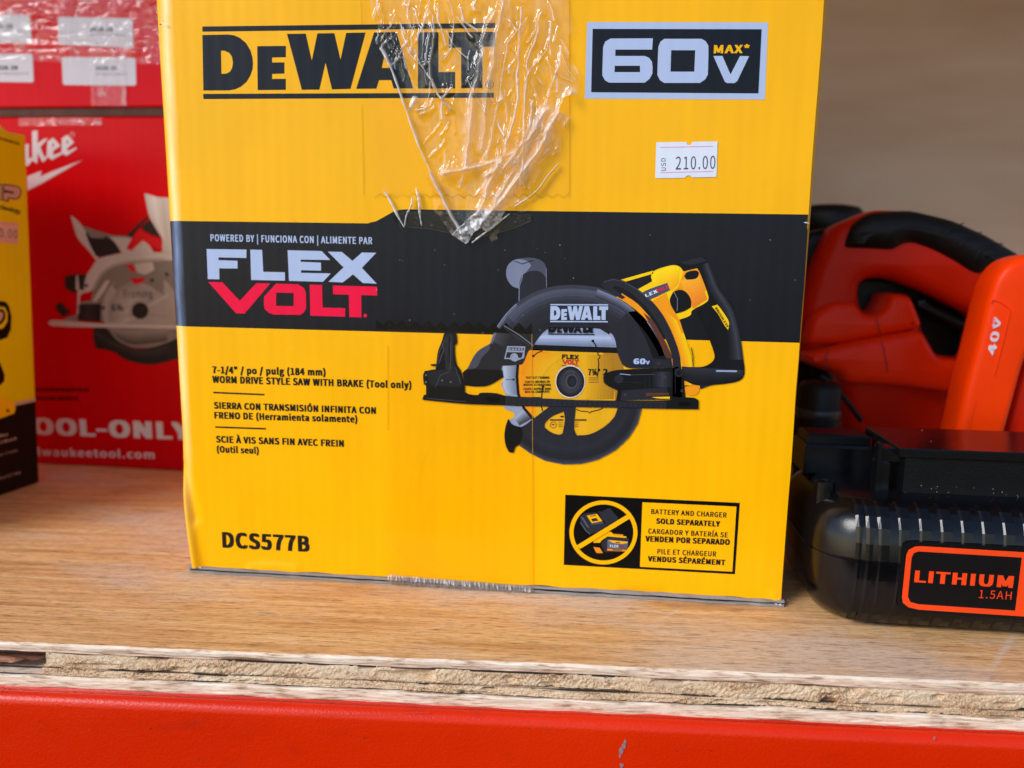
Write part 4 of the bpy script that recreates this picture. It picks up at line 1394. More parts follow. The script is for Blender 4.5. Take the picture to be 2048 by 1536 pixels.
# crinkled milky tail
tail = np.clip((GY - 412) / 14, 0, 1) * inside(GX, GY, [(905, 470), (935, 490), (1000, 446), (1030, 415), (985, 402), (950, 428)])
lay = np.maximum(lay, tail * (0.35 + 0.5 * (vn(GX / 5, GY / 5, 33) > 0.52)))
hgt += tail * 0.0022 * vn(GX / 6, GY / 6, 44)
big = vn(GX / 34, GY / 70, 61)
hgt += 0.0009 * np.abs(big - 0.5) * 2 * np.clip((GX - 800) / 60, 0, 1)
hgt += 0.00035 * np.abs(vn(GX / 9, GY / 24, 62) - 0.5) * 2
patch = np.clip((vn(GX / 30, GY / 55, 71) - 0.5) * 2.2, 0, 1) * np.clip((GX - 860) / 60, 0, 1)
lay = np.clip(np.maximum(lay * 0.95, 0.06 * patch), 0, 0.92)
hgt = 0.0013 + np.minimum(hgt, 0.008)
idx = np.full(GX.shape, -1)
idx[msk] = np.arange(msk.sum())
uv0 = FP.uv(1024, 768)
d = np.stack([(GX - 1024) / F, (GY - 768) / F, np.ones_like(GX)], -1) @ MR
tt = -CAM[1] / d[..., 1]
P = CAM + d * tt[..., None]
P[..., 1] -= hgt
V = P[msk]
A, B, C_, D_ = idx[:-1, :-1], idx[:-1, 1:], idx[1:, 1:], idx[1:, :-1]
ok = (A >= 0) & (B >= 0) & (C_ >= 0) & (D_ >= 0)
Fc = np.stack([A[ok], D_[ok], C_[ok], B[ok]], -1)
obj('crumpled_tape', V, Fc, CRUMP, box, None, True, 'loose crumpled end of clear tape', {'layers': lay[msk]})

# small pulls in the lower tape strip and the two curled strips on the left
WH = clear_tape('folded_tape_ridge', 0.74, 0.05, False, (1, 0.97, 0.92), 0.0001, 2.2, 0.08)  # milky folds, whitened further so the colour stands in for bright glints
rg = MB()


def ridge(line, w0, h0, mat):
    q = []
    n = len(line)
    pts = []
    for i in range(n):
        t_ = i / (n - 1)
        taper = (math.sin(math.pi * min(1, 0.15 + 0.85 * t_) ** 0.8) * 0.6 + 0.4) * (0.55 + 0.9 * random.random())
        a = np.array(line[max(i - 1, 0)])
        b = np.array(line[min(i + 1, n - 1)])
        dr = (b - a) / np.linalg.norm(b - a)
        nr = np.array([-dr[1], dr[0]])
        c = np.array(line[i])
        for k, (o_, hh) in enumerate(((-1, 0), (-0.4, 0.8), (0.1, 1), (0.6, 0.7), (1, 0))):
            p = c + nr * w0 * taper * o_
            u = FP.uv(*p)
            pts.append(FP.w(u, 0.0016 + hh * h0 * taper))
    fs = [(5 * i + j, 5 * i + j + 1, 5 * i + j + 6, 5 * i + j + 5) for i in range(n - 1) for j in range(4)]
    fs = [f[::-1] for f in fs]
    rg.add(pts, fs, mat)


def smooth_line(pts, n=14):
    pts = np.array(pts, float)
    t_ = np.linspace(0, len(pts) - 1, n)
    i = np.minimum(t_.astype(int), len(pts) - 2)
    f = (t_ - i)[:, None]
    p0 = pts[np.maximum(i - 1, 0)]
    p1 = pts[i]
    p2 = pts[i + 1]
    p3 = pts[np.minimum(i + 2, len(pts) - 1)]
    return [tuple(q) for q in 0.5 * ((2 * p1) + (p2 - p0) * f + (2 * p0 - 5 * p1 + 4 * p2 - p3) * f ** 2 + (3 * p1 - p0 - 3 * p2 + p3) * f ** 3)]


for ln, wd in (([(770, 382), (782, 402), (796, 430), (810, 455)], 2.6), ([(826, 394), (825, 410), (815, 430), (811, 452)], 2.2), ([(834, 378), (840, 402), (841, 428), (845, 452)], 2.6),
               ([(768, 104), (785, 140), (803, 190), (815, 225), (838, 290), (865, 350), (900, 425), (930, 470)], 2.2),
               ([(945, 486), (960, 474), (990, 452), (1020, 428)], 2.4), ([(1118, 328), (1096, 352), (1076, 380), (1040, 408)], 1.4),
               ([(866, 160), (868, 175), (882, 198), (902, 222)], 2.0), ([(1062, 205), (1064, 245), (1048, 290), (1046, 325)], 1.4), ([(1045, 325), (1046, 360), (1050, 378)], 1.4)):
    rg = MB()
    ridge(smooth_line(ln, 26), wd, 0.0011, WH)
    rg.build('tape_fold', box, True)
# soft yellow creases in the lower strip
yr = MB()


def yridge(line, w0, h0):
    q = smooth_line(line, 16)
    global rg
    keep = rg
    rg = yr
    ridge(q, w0, h0, TAPE)
    rg = keep


for ln in ([(872, 850), (862, 890), (848, 930), (838, 965), (830, 1004)], [(770, 1010), (775, 1060), (800, 1100), (850, 1140), (900, 1160)], [(862, 1000), (850, 1060), (868, 1110), (910, 1150)], [(840, 900), (825, 960), (818, 1040), (830, 1110)]):
    yr = MB()
    yridge(ln, 2.6, 0.0008)
    yr.build('tape_crease', box, True)
# frayed tape wrapped under the bottom edge
FR = clear_tape('frayed_tape', 0.16, 0.35, False, (0.72, 0.6, 0.48), 0.0003)
fy = MB()
n = 90
pts = []
for i in range(n):
    x = 778 + i * (288 / (n - 1))
    y = 1150 + i * 0.28
    t0_ = FP.uv(x, y - 3 + random.uniform(-1, 1))
    t1_ = FP.uv(x, y + 12 + random.uniform(-2, 3))
    pts += [FP.w(t0_, 0.0014), FP.w(((t0_ + t1_) / 2), 0.0026 + random.uniform(-.0003, .0006)), FP.w((t1_[0], max(t1_[1], 0.0004)), 0.0022 + random.uniform(-.0002, .0008))]
fy.add(pts, [f for i in range(n - 1) for f in ((3 * i, 3 * i + 1, 3 * i + 4, 3 * i + 3), (3 * i + 1, 3 * i + 2, 3 * i + 5, 3 * i + 4))], FR)
fy.build('frayed_tape_end', box)


# ------------------------------------------------------------------ red cartons behind
def carton(t_, plane, u0, u1, z0, z1, depth, mat, name='carton_body', rad=0.003):
    b_ = MB()
    prof = []
    for k in range(5):
        a = k / 4 * math.pi / 2
        prof.append((u0 + rad - rad * math.cos(a), -(rad - rad * math.sin(a))))
    for k in range(5):
        a = k / 4 * math.pi / 2
        prof.append((u1 - rad + rad * math.sin(a), -(rad - rad * math.cos(a))))
    prof += [(u1, -depth), (u0, -depth)]
    n = len(prof)
    lev = [z0, z0 + 0.001, z1 - 0.0015, z1]
    ins = [0.0008, 0, 0, 0.001]
    vs_ = []
    for z, s_ in zip(lev, ins):
        for u, h in prof:
            vs_.append(plane.w((u, z), min(h, -s_) if h > -depth / 2 else h))
    fs = [(j * n + i, j * n + (i + 1) % n, (j + 1) * n + (i + 1) % n, (j + 1) * n + i) for j in range(3) for i in range(n)]
    fs += [tuple(range(n))[::-1], tuple(3 * n + i for i in range(n))]
    b_.add(vs_, fs, mat)
    return b_.build(name, t_)


RANG = math.radians(-1.2)
RP = Plane((-0.104, 0.181, 0), RANG)
zt = RP.uv(200, 233)[1]
rb = thing('tool_carton', 'red tool carton with white script logo and saw picture, standing on the shelf behind', 'box', (-0.15, 0.18, 0), RANG, 'red tool cartons stacked behind')
carton(rb, RP, -0.34, 0.085, 0.0005, zt, 0.20, RED)
z7 = Z(0, 240, 8.533)
p = Print(RP, 0.0002)
for o_, h_ in (([(440, 415), (495, 412), (495, 660), (552, 640), (560, 692), (488, 775), (440, 790)], None),
               ([(553, 190), (645, 180), (645, 400), (770, 318), (822, 315), (690, 462), (760, 640), (800, 600), (812, 590), (818, 640), (745, 718), (725, 710), (650, 570), (640, 740), (620, 735), (595, 715), (555, 690)], None),
               ([(815, 370), (910, 303), (1037, 440), (925, 520), (908, 545), (920, 602), (1060, 545), (1072, 580), (890, 682), (818, 628), (803, 590)], [(895, 385), (940, 430), (900, 462)]),
               ([(1062, 312), (1155, 253), (1267, 380), (1155, 482), (1145, 500), (1170, 532), (1305, 463), (1312, 490), (1140, 612), (1082, 582), (1052, 545)], [(1140, 340), (1182, 375), (1140, 412)]),
               ([(470, 962), (715, 870), (692, 965), (890, 880), (1415, 683), (1300, 745), (1000, 920), (720, 1080), (470, 1205)], None)):
    p.poly(z7(o_), RWHITE, 1, [z7(h_)] if h_ else [])
p.disc(z7([(1237, 248)])[0], 4.5, RWHITE, 1, inner=3.7, n=20)
p.build('script_logo', rb)
zr = Z(0, 600, 3.84)
p = Print(RP, 0.0002)
a, b_ = zr([(110, 1026), (1470, 1074)])
p.text('TOOL-ONLY', a, b_, 33, RWHITE, 1, .05)
a, b_ = zr([(165, 1190), (1188, 1219)])
p.text('milwaukeetool.com', a, b_, 15.5, RWHITE, 1, .02)
for y, x1 in ((690, 690), (755, 600)):
    x = 200
    while x < x1:
        wd = random.uniform(14, 40)
        p.stroke(zr([(x, y), (min(x + wd, x1), y)]), 7, REDK, 1)
        x += wd + 9
p.build('white_lettering', rb)
zs_ = Z(80, 380, 4.267)
C1 = ink('pict_pale', (196, 182, 168), 0.4)
C2 = ink('pict_grey', (132, 120, 108), 0.4)
C3 = ink('pict_dark', (44, 36, 32), 0.4)
C4 = ink('pict_steel', (168, 156, 144), 0.4)
C5 = ink('pict_red', (214, 20, 28), 0.4)
p = Print(RP, 0.0002)
p.cpoly(zs_([(893, 25), (910, 45), (960, 60), (1300, 72), (1300, 540), (1040, 530), (1040, 400), (940, 240)]), C1, 1)
p.cpoly(zs_([(265, 215), (340, 280), (400, 370), (440, 470), (512, 600), (490, 610), (420, 520), (330, 420), (295, 330)]), C1, 2)
p.cpoly(zs_([(350, 300), (480, 345), (620, 385), (760, 395), (800, 420), (700, 470), (600, 420), (390, 372)]), C2, 1)
p.cpoly(zs_([(390, 370), (480, 350), (560, 390), (640, 450), (692, 530), (560, 565), (480, 565), (430, 470)]), C3, 3)
p.cpoly(zs_([(410, 365), (480, 350), (550, 385), (560, 410), (440, 405)]), C2, 4)
p.cpoly(zs_([(600, 400), (760, 410), (900, 440), (980, 540), (700, 565), (690, 520), (650, 460)]), C1, 2)
p.cpoly(zs_([(800, 390), (860, 330), (920, 380), (1040, 420), (1048, 520), (960, 485), (880, 430), (780, 520), (740, 500)]), C5, 3)
p.cpoly(zs_([(860, 320), (940, 250), (1030, 405), (940, 375)]), C3, 4)
p.cpoly(zs_([(740, 390), (900, 235), (935, 225), (820, 350), (790, 400)]), C3, 2)
p.cpoly(zs_([(480, 720), (640, 640), (800, 600), (1300, 600), (1300, 1160), (640, 1160), (520, 1120), (320, 1110), (330, 960), (440, 940)]), C2, 2)
p.disc(zs_([(860, 1020)])[0], 76, C4, 3)
p.cpoly(zs_([(620, 820), (680, 740), (800, 700), (940, 705), (1060, 760), (1060, 900), (900, 800), (760, 790), (660, 860)]), C2, 4)
p.cpoly(zs_([(375, 880), (395, 745), (450, 655), (500, 590), (640, 550), (800, 530), (1300, 540), (1300, 605), (800, 602), (640, 645), (545, 690), (500, 770), (440, 860)]), C1, 5)
p.cpoly(zs_([(450, 950), (560, 780), (600, 770), (560, 850), (480, 950)]), C1, 5)
p.cpoly(zs_([(330, 740), (320, 1060), (345, 1060), (345, 900), (400, 860), (340, 850)]), C1, 5)
p.cpoly(zs_([(725, 630), (780, 620), (830, 690), (790, 700)]), C5, 5)
p.cpoly(zs_([(800, 605), (960, 600), (980, 680), (900, 720), (830, 700)]), C1, 5)
p.cpoly(zs_([(770, 750), (920, 745), (860, 795), (810, 805)]), C5, 5)
p.cpoly(zs_([(210, 740), (300, 720), (400, 720), (385, 840), (300, 875), (220, 840)]), C3, 4)
p.stroke(zs_([(320, 730), (318, 850)]), 4, C1, 5)
p.cpoly(zs_([(330, 975), (525, 970), (520, 1125), (330, 1112)]), C3, 5)
p.cpoly(zs_([(135, 985), (180, 958), (262, 1040), (205, 1085), (150, 1030)]), C3, 5)
p.cpoly(zs_([(205, 1100), (320, 1060), (320, 1120), (210, 1120)]), C2, 5)
p.disc(zs_([(858, 1030)])[0], 16.5, C3, 6)
a, b_ = zs_([(728, 925), (965, 915)])
p.text('Framing', a, b_, 16, C3, 6, .0)
a, b_ = zs_([(618, 1032), (715, 1030)])
p.text('6½', a, b_, 13, C3, 6, .03)
sweep_tones(p, zs_([(420, 850), (520, 680), (700, 590), (1060, 560)]), zs_([(470, 850), (560, 710), (720, 640), (1060, 610)]), [tone((206, 192, 178), (150, 138, 124), k_ / 5) for k_ in range(6)], 5.3)
sweep_tones(p, zs_([(590, 1130), (600, 960), (700, 820), (860, 770)]), zs_([(760, 1110), (770, 1010), (800, 950), (860, 930)]), [tone((150, 138, 126), (186, 174, 160), k_ / 5) for k_ in range(6)], 4.4)
sweep_tones(p, zs_([(600, 1180), (760, 1200), (1090, 1190)]), zs_([(660, 1255), (800, 1320), (1090, 1290)]), [tone((150, 136, 124), (84, 74, 66), k_ / 5) for k_ in range(6)], 4.6)
sweep_tones(p, zs_([(480, 1200), (640, 1300), (900, 1370), (1095, 1330)]), zs_([(500, 1340), (680, 1400), (860, 1470), (1095, 1440)]), [tone((62, 52, 46), (34, 27, 24), k_ / 5) for k_ in range(6)], 5.4)
sweep_tones(p, zs_([(340, 985), (345, 1105)]), zs_([(515, 980), (515, 1115)]), [tone((58, 48, 44), (30, 24, 22), abs(k_ - 2) / 4) for k_ in range(6)], 5.4)
sweep_tones(p, zs_([(900, 30), (950, 250), (1050, 420)]), zs_([(1070, 80), (1080, 260), (1085, 430)]), [tone((188, 172, 156), (214, 202, 190), 1 - abs(k_ - 2) / 3) for k_ in range(6)], 1.5)
for q_ in ([(770, 990), (600, 1040)], [(905, 1060), (1090, 1080)], [(900, 975), (1010, 850)], [(640, 1080), (800, 1060)]):
    p.stroke(zs_(q_), 0.9, C2, 5.5)
for q_ in ((400, 815), (545, 1005), (470, 1040), (960, 770), (1085, 720)):
    p.disc(zs_([q_])[0], 3.6, C3, 5.8, n=14)
p.stroke(zs_([(930, 990), (1100, 895)]), 3, C1, 6)
p.stroke(zs_([(700, 1135), (820, 1085)]), 3, C1, 6)
p.cpoly(zs_([(560, 1170), (1300, 1170), (1300, 1290), (1000, 1335), (880, 1345), (740, 1320), (640, 1265)]), C2, 4)
p.cpoly(zs_([(460, 1175), (565, 1175), (650, 1270), (760, 1335), (900, 1352), (1095, 1300), (1300, 1200), (1300, 1400), (1000, 1485), (850, 1480), (700, 1430), (600, 1350), (540, 1362), (480, 1350), (460, 1280)]), C3, 5)
p.cpoly(zs_([(75, 1125), (110, 1108), (500, 1138), (1300, 1156), (1300, 1186), (500, 1172), (110, 1160), (80, 1145)]), C1, 6)
p.build('saw_picture', rb)
# upper red carton
RP2 = Plane(RP.w((0, 0), 0.002), RANG)
zlow = RP2.uv(200, 214)[1]
rb2 = thing('tool_carton', 'red carton with four white barcode stickers under tape, on top of another red one', 'box', (-0.15, 0.18, float(zt)), RANG, 'red tool cartons stacked behind')
carton(rb2, RP2, -0.34, 0.085, zlow, zlow + 0.17, 0.2, RED2)
f_ = MB()
f_.add([RP2.w((u, z), h) for u, z, h in ((-.338, zt + .0003, -.002), (.083, zt + .0003, -.002), (.083, zlow + .0006, -.002), (-.338, zlow + .0006, -.002),
                                           (-.338, zt + .0003, -.19), (.083, zt + .0003, -.19), (.083, zlow + .0006, -.19), (-.338, zlow + .0006, -.19))],
       [(0, 1, 2, 3), (5, 4, 7, 6), (4, 0, 3, 7), (1, 5, 6, 2), (3, 2, 6, 7), (4, 5, 1, 0)], ink('kraft_flap', (92, 62, 52), 0.8, .3, .2))
f_.build('bottom_flap', rb2)
z1 = Z(0, 0, 4.0)


def rrect(q, r):
    """Quad with rounded corners."""
    q = [np.array(v, float) for v in q]
    out = []
    for i in range(4):
        p0, p1, p2 = q[i - 1], q[i], q[(i + 1) % 4]
        a = p1 + (p0 - p1) / np.linalg.norm(p0 - p1) * r
        b = p1 + (p2 - p1) / np.linalg.norm(p2 - p1) * r
        for f in (0, .25, .5, .75, 1):
            out.append(tuple((1 - f) ** 2 * a + 2 * f * (1 - f) * p1 + f * f * b))
    return out


STK = ink('sticker_paper', (206, 200, 210), 0.4, .02)
for q, ts in (([(-345, 112), (240, 122), (255, 345), (-330, 335)], [('01-20', (-25, 229), (103, 229), 8.5, .04), ('C72AF202200517', (-60, 258), (200, 258), 4, 0)]),
              ([(465, 135), (1060, 147), (1070, 382), (470, 357)], [('2459-20', (718, 252), (905, 255), 8.5, .04), ('SN: G13AM202500052', (718, 284), (1005, 292), 4, 0)]),
              ([(-320, 425), (262, 432), (272, 660), (-315, 650)], [('2426-20', (-45, 560), (145, 560), 8.5, .04), ('SN: C73AR203302737', (-70, 598), (232, 598), 4, 0)]),
              ([(495, 455), (1085, 462), (1092, 686), (505, 680)], [('2420-20', (768, 562), (938, 562), 8.5, .04), ('SN: B88FR203001137', (770, 602), (1022, 602), 4, 0)])):
    s = Print(RP2, 0.0002)
    s.poly(z1(rrect(q, 22)), STK, 1)
    stk = s.build('barcode_sticker', rb2)
    s = Print(RP2, 0.0002)
    for tx, l, r, c_, bo in ts:
        a, b_ = z1([l, r])
        s.text(tx, a, b_, c_, TEXTK, 2, bo)
    s.build('sticker_lettering', stk)


def film(name, parent, plane, quad, base, amp, seed, mat, nx=130, ny=90, sx=14, sy=14, lay0=0.04):
    """A sheet of clear tape with small wrinkles over a carton face."""
    q = [np.array(v, float) for v in quad]
    V_, L_ = [], []
    for j in range(ny):
        for i in range(nx):
            f, g_ = i / (nx - 1), j / (ny - 1)
            pxy = (q[0] * (1 - f) + q[1] * f) * (1 - g_) + (q[3] * (1 - f) + q[2] * f) * g_
            h = abs(float(vn(pxy[0] / sx, pxy[1] / sy, seed)) - .5) * 2
            h2 = abs(float(vn(pxy[0] / 5, pxy[1] / 7, seed + 4)) - .5) * 2
            V_.append(plane.w(plane.uv(*pxy), base + amp * (h + .4 * h2)))
            L_.append(min(.8, lay0 + .35 * max(0, .14 - h) / .14 * (1 if vn(pxy[0] / 40, pxy[1] / 30, seed + 9) > .5 else 0)))
    Fc_ = [(j * nx + i, (j + 1) * nx + i, (j + 1) * nx + i + 1, j * nx + i + 1) for j in range(ny - 1) for i in range(nx - 1)]
    return obj(name, V_, Fc_, mat, parent, None, True, None, {'layers': L_})


CRUMP2 = clear_tape('tape_on_red', 0.0, 0.06, True, (0.99, 0.98, 0.975), 0.0002, 0.9)
film('clear_tape', rb2, RP2, [(-20, -12), (330, -12), (330, 130), (-20, 120)], 0.0008, 0.0012, 5, CRUMP2, sx=34, sy=15, lay0=.01)
film('clear_tape', rb2, RP2, [(180, 100), (250, 100), (255, 212), (185, 212)], 0.0008, 0.0006, 8, CRUMP2, 40, 50, sx=10, sy=40)
film('clear_tape', rb, RP, [(40, 236), (205, 236), (205, 250), (40, 252)], 0.0006, 0.0008, 11, CRUMP2, 90, 14, sx=7, sy=7, lay0=.1)

# ------------------------------------------------------------------ small yellow and black carton, far left
SA = math.radians(90)
c1 = hit(78, 966, (0, 0, 0), (0, 0, 1))
c0 = hit(0, 993, (0, 0, 0), (0, 0, 1))
SA = math.atan2(c1[1] - c0[1], c1[0] - c0[0])
c2 = hit(51, 271, c1, (0, 1, 0))
SPl = Plane(c1, SA, ((c2[0] - c1[0]) / (c2[2] - c1[2]), 0))
sb = thing('wrench_carton', 'small yellow carton with black foot and pink price sticker, leaning in at the left', 'box', (float(c1[0]) - 0.05, float(c1[1]) - 0.05, 0), 0)
ztop = SPl.uv(50, 270)[1]
YL = ink('lemon_board', (236, 218, 6), 0.4, 0.05)
SK = ink('brown_black_board', (24, 15, 15), 0.4, 0.1)
PK = ink('dull_pink_print', (206, 176, 174), 0.4)
carton(sb, SPl, -0.15, 0.0, 0.0005, ztop, 0.1, YL, rad=0.0012)
f_ = MB()
f_.add([SPl.w((-0.13, ztop - 0.001), -0.001), SPl.w((-0.012, ztop - 0.001), -0.001), SPl.w((-0.014, ztop + 0.004), -0.006), SPl.w((-0.13, ztop + 0.004), -0.006)], [(0, 1, 2, 3)], YL)
f_.build('top_flap', sb)
z8 = Z(0, 560, 3.49)
p = Print(SPl, 0.0002)
zk = SPl.uv(*z8([(255, 845)])[0])[1]
p.uvpoly([(-0.149, 0.001), (-0.0006, 0.001), (-0.0006, zk), (-0.149, zk)], SK, 1)
p.uvpoly([(-0.149, zk), (-0.0006, zk), (-0.0006, zk + 0.0022), (-0.149, zk + 0.0022)], PK, 1)
back_ = [SPl.w((-0.1503, z_), h_) for z_, h_ in ((0.001, -0.0015), (0.001, -0.099), (zk, -0.099), (zk, -0.0015))]
p.add(back_, [(0, 3, 2, 1)], SK)
p.build('black_foot_print', sb)
p = Print(SPl, 0.0002)
a, b_ = z7([(-40, 330), (322, 430)])
p.text('CPSBIW25B', a, b_, 5.6, TEXTK, 1, .02)
p.build('box_lettering', sb)
p = Print(SPl, 0.0002)
PB = ink('letter_brown', (90, 58, 52), 0.4)
PBL = [(52, 1085), (300, 1125), (360, 1185), (360, 1275), (320, 1335), (265, 1362), (150, 1340), (140, 1400), (40, 1375)]
p.poly(z7(PBL), PB, 1)
p.poly(z7([(62, 1112), (290, 1142), (338, 1192), (338, 1268), (305, 1318), (262, 1340), (125, 1315), (118, 1378), (55, 1358), (58, 1235), (225, 1262), (228, 1222), (66, 1190)]), PK, 2)
p.poly(z7([(-120, 1070), (34, 1095), (30, 1370), (-120, 1340)]), PB, 1)
p.poly(z7([(-120, 1090), (22, 1110), (18, 1355), (-120, 1320)]), PK, 2)
p.build('big_letters', sb)
p = Print(SPl, 0.0002)
a, b_ = Z(0, 230, 3.84)([(-45, 712), (152, 758)])
p.text('technology', a, b_, 9, TEXTK, 1, .03)
p.build('box_lettering', sb)
p = Print(SPl, 0.0002)
a, b_ = z8([(-55, 1110), (52, 1085)])
p.text('Cordless', a, b_, 6, PK, 2, .03)
a, b_ = z8([(-70, 1162), (112, 1113)])
p.text('Impact Wrench', a, b_, 6, PK, 2, .03)
a, b_ = z8([(-60, 1242), (122, 1195)])
p.text('vitesse, 4 modes', a, b_, 5.5, PK, 2, .0)
a, b_ = z8([(-60, 1408), (138, 1352)])
p.text('1/2 po y 12,7 mm', a, b_, 6, PK, 2, .01)
p.build('foot_lettering', sb)
p = Print(SPl, 0.0002)
p.poly(z8([(-120, 130), (38, 152), (62, 185), (78, 255), (74, 345), (48, 402), (-120, 460)]), SK, 1)
p.poly(z8([(-120, 165), (30, 190), (50, 230), (48, 290), (20, 335), (-120, 380)]), YL, 2)
p.poly(z8([(-120, 195), (20, 205), (35, 235), (33, 270), (10, 305), (-120, 345)]), SK, 3)
p.poly(z8([(-120, 215), (8, 222), (18, 240), (14, 262), (2, 285), (-120, 310)]), PK, 4)
p.poly(z8([(-120, 540), (0, 580), (30, 660), (28, 705), (0, 735), (-120, 760)]), SK, 1)
p.poly(z8([(-120, 780), (40, 825), (95, 850), (106, 895), (95, 930), (0, 965), (-120, 1010)]), SY3, 3)
p.disc(z8([(50, 912)])[0], (3.5, 3), SK, 4, n=10)
p.build('wrench_picture', sb)
p = Print(SPl, 0.0004)
zq = Z(0, 230, 3.84)
p.poly(zq([(-150, 800), (20, 822), (32, 832), (45, 824), (133, 832), (133, 990), (40, 984), (28, 975), (15, 982), (-150, 965)]), ink('pink_sticker_paper', (226, 190, 186), .5), 1)
p.stroke(zq([(-140, 822), (125, 840)]), 1, PINK, 2)
p.stroke(zq([(-140, 950), (125, 968)]), 1, PINK, 2)
a, b_ = zq([(-95, 932), (128, 950)])
p.text('170.00', a, b_, 18, DIGIT, 2, -.01)
p.build('price_sticker', sb)

# ------------------------------------------------------------------ black battery pack, front right
BP = plastic('black_satin_plastic', (8, 8, 11), 0.2, 1500, 0.00003, 0.4)
BP2 = plastic('black_matt_plastic', (8, 8, 10), 0.36, 900, 0.00008, 0.3)
LAB = plastic('black_label', (16, 12, 14), 0.4, 600, 0.00002, 0.2)
ORL = plastic('orange_label_ink', (240, 66, 8), 0.4, 600, 0.00001)
bat = thing('battery_pack', 'glossy black ribbed battery pack with orange framed label, front right beside the yellow carton', 'battery', (0.385, 0.025, 0))
BX0, BX1, BYF, BYB = 0.2985, 0.470, -0.0235, 0.072
RC = 0.026


def plan(ins):
    """Outline of the pack at one height, inset by ins; starts at the back left, runs along the front."""
    pts = []
    x0, x1, y0, y1 = BX0 + ins, BX1 - ins, BYF + ins, BYB - ins
    r = max(RC - ins * 0.4, 0.006)
    for cx, cy, a0 in ((x0 + r, y1 - r, 90), (x0 + r, y0 + r, 180), (x1 - r, y0 + r, 270), (x1 - r, y1 - r, 0)):
        for k in range(13):
            a = math.radians(a0 + 90 * k / 12)
            pts.append((cx + r * math.cos(a), cy + r * math.sin(a)))
    return pts


PROF = [(0.0006, 0.014), (0.0010, 0.0095), (0.0030, 0.0062), (0.0075, 0.0034), (0.015, 0.0014), (0.024, 0.0003), (0.0316, 0.0), (0.0318, 0.0005), (0.0326, 0.0005), (0.0328, 0.0002), (0.040, 0.0008), (0.0465, 0.0022), (0.0510, 0.0045), (0.0545, 0.0085), (0.0560, 0.0125), (0.0567, 0.018), (0.0570, 0.026)]
V, Fc = [], []
for z, i_ in PROF:
    V += [(x, y, z) for x, y in plan(i_)]
n = 52
for j in range(len(PROF) - 1):
    for i in range(n):
        Fc.append((j * n + i, j * n + (i + 1) % n, (j + 1) * n + (i + 1) % n, (j + 1) * n + i))
Fc.append(tuple(range(n))[::-1])
Fc.append(tuple((len(PROF) - 1) * n + i for i in range(n)))
o = obj('battery_shell', V, Fc, BP, bat, None, True)
md = o.modifiers.new('edge', 'EDGE_SPLIT')
md.split_angle = math.radians(50)
# ribs following the front profile
rb_ = MB()
ribx = [hit(x, 1060, (0, BYF, 0), (0, 1, 0))[0] for x in (1722, 1741, 1764, 1804, 1846, 1889, 1931, 1973, 2016, 2058, 2100, 2142, 2184)]
for k, x in enumerate(ribx):
    wd = 0.0008
    tops = []
    for z, i_ in PROF[2:15]:
        xr = max(0, (BX0 + RC) - x)
        yo = BYF + i_ + (RC - math.sqrt(max(0, RC * RC - xr * xr)) if xr > 0 else 0)
        tops.append((yo, z))
    vs_ = []
    for y, z in tops:
        f = 0.0007 if z < 0.05 else 0.0004
        zz_ = z + (0.0004 if z > 0.04 else 0)
        vs_ += [(x - 0.0008, y + 0.0003, z), (x + 0.0004, y - 0.65 * f, zz_), (x + 0.0010, y - 0.65 * f, zz_), (x + 0.0062, y + 0.0003, z)]
    fs = [(4 * i + j, 4 * i + j + 1, 4 * i + j + 5, 4 * i + j + 4) for i in range(len(tops) - 1) for j in range(3)]
    rb_.add(vs_, fs, BP)
rb_.build('ribs', bat)
# label plaque
s7 = Z(1560, 820, 3.072)
LP = Plane((0, BYF - 0.0010, 0))
lb = Print(LP)
OUT = [(748, 1150), (775, 890), (790, 858), (830, 838), (870, 836), (1499, 873), (1900, 898), (1900, 1293), (1499, 1268), (850, 1226), (790, 1212), (755, 1185)]
INN = [(785, 1145), (808, 905), (822, 878), (850, 868), (1484, 906), (1443, 1231), (850, 1192), (800, 1178)]


def plaque(pts, grow, h0, h1, mat, name, parent):
    c = np.mean(np.array(pts), 0)
    outer = []
    for q in pts:
        dv = np.array(q) - c
        outer.append(tuple(np.array(q) + dv / np.abs(dv).max() * 0 + np.sign(dv) * grow))
    pu = [LP.uv(*q) for q in s7(outer)]
    vs_ = [LP.w(q, h0) for q in pu] + [LP.w(q, h1) for q in pu]
    n = len(pu)
    bb = MB()
    fs = [(i, (i + 1) % n, n + (i + 1) % n, n + i) for i in range(n)]
    fs = [f[::-1] for f in fs]
    bb.add(vs_, fs + [tuple(range(n, 2 * n))], mat)
    return bb.build(name, parent)


plaque(OUT, 26, -0.004, -0.0003, BP2, 'label_seat', bat)
lb.poly(s7(OUT), ORL, 2)
lb.poly(s7(INN), LAB, 3)
lab = lb.build('orange_label', bat)
lb = Print(LP)
a, b_ = s7([(822, 1056), (1428, 1092)])
lb.text('LITHIUM', a, b_, 23.5, ORL, 4, .045)
a, b_ = s7([(1220, 1153), (1418, 1164)])
lb.text('1.5AH', a, b_, 16, ORL, 4, -.01)
lb.disc(s7([(1530, 1090)])[0], 9, LAB, 4, n=24)
lb.build('label_lettering', lab)
# rail block on top, with latch, screw boss and contact slots
rl = MB()


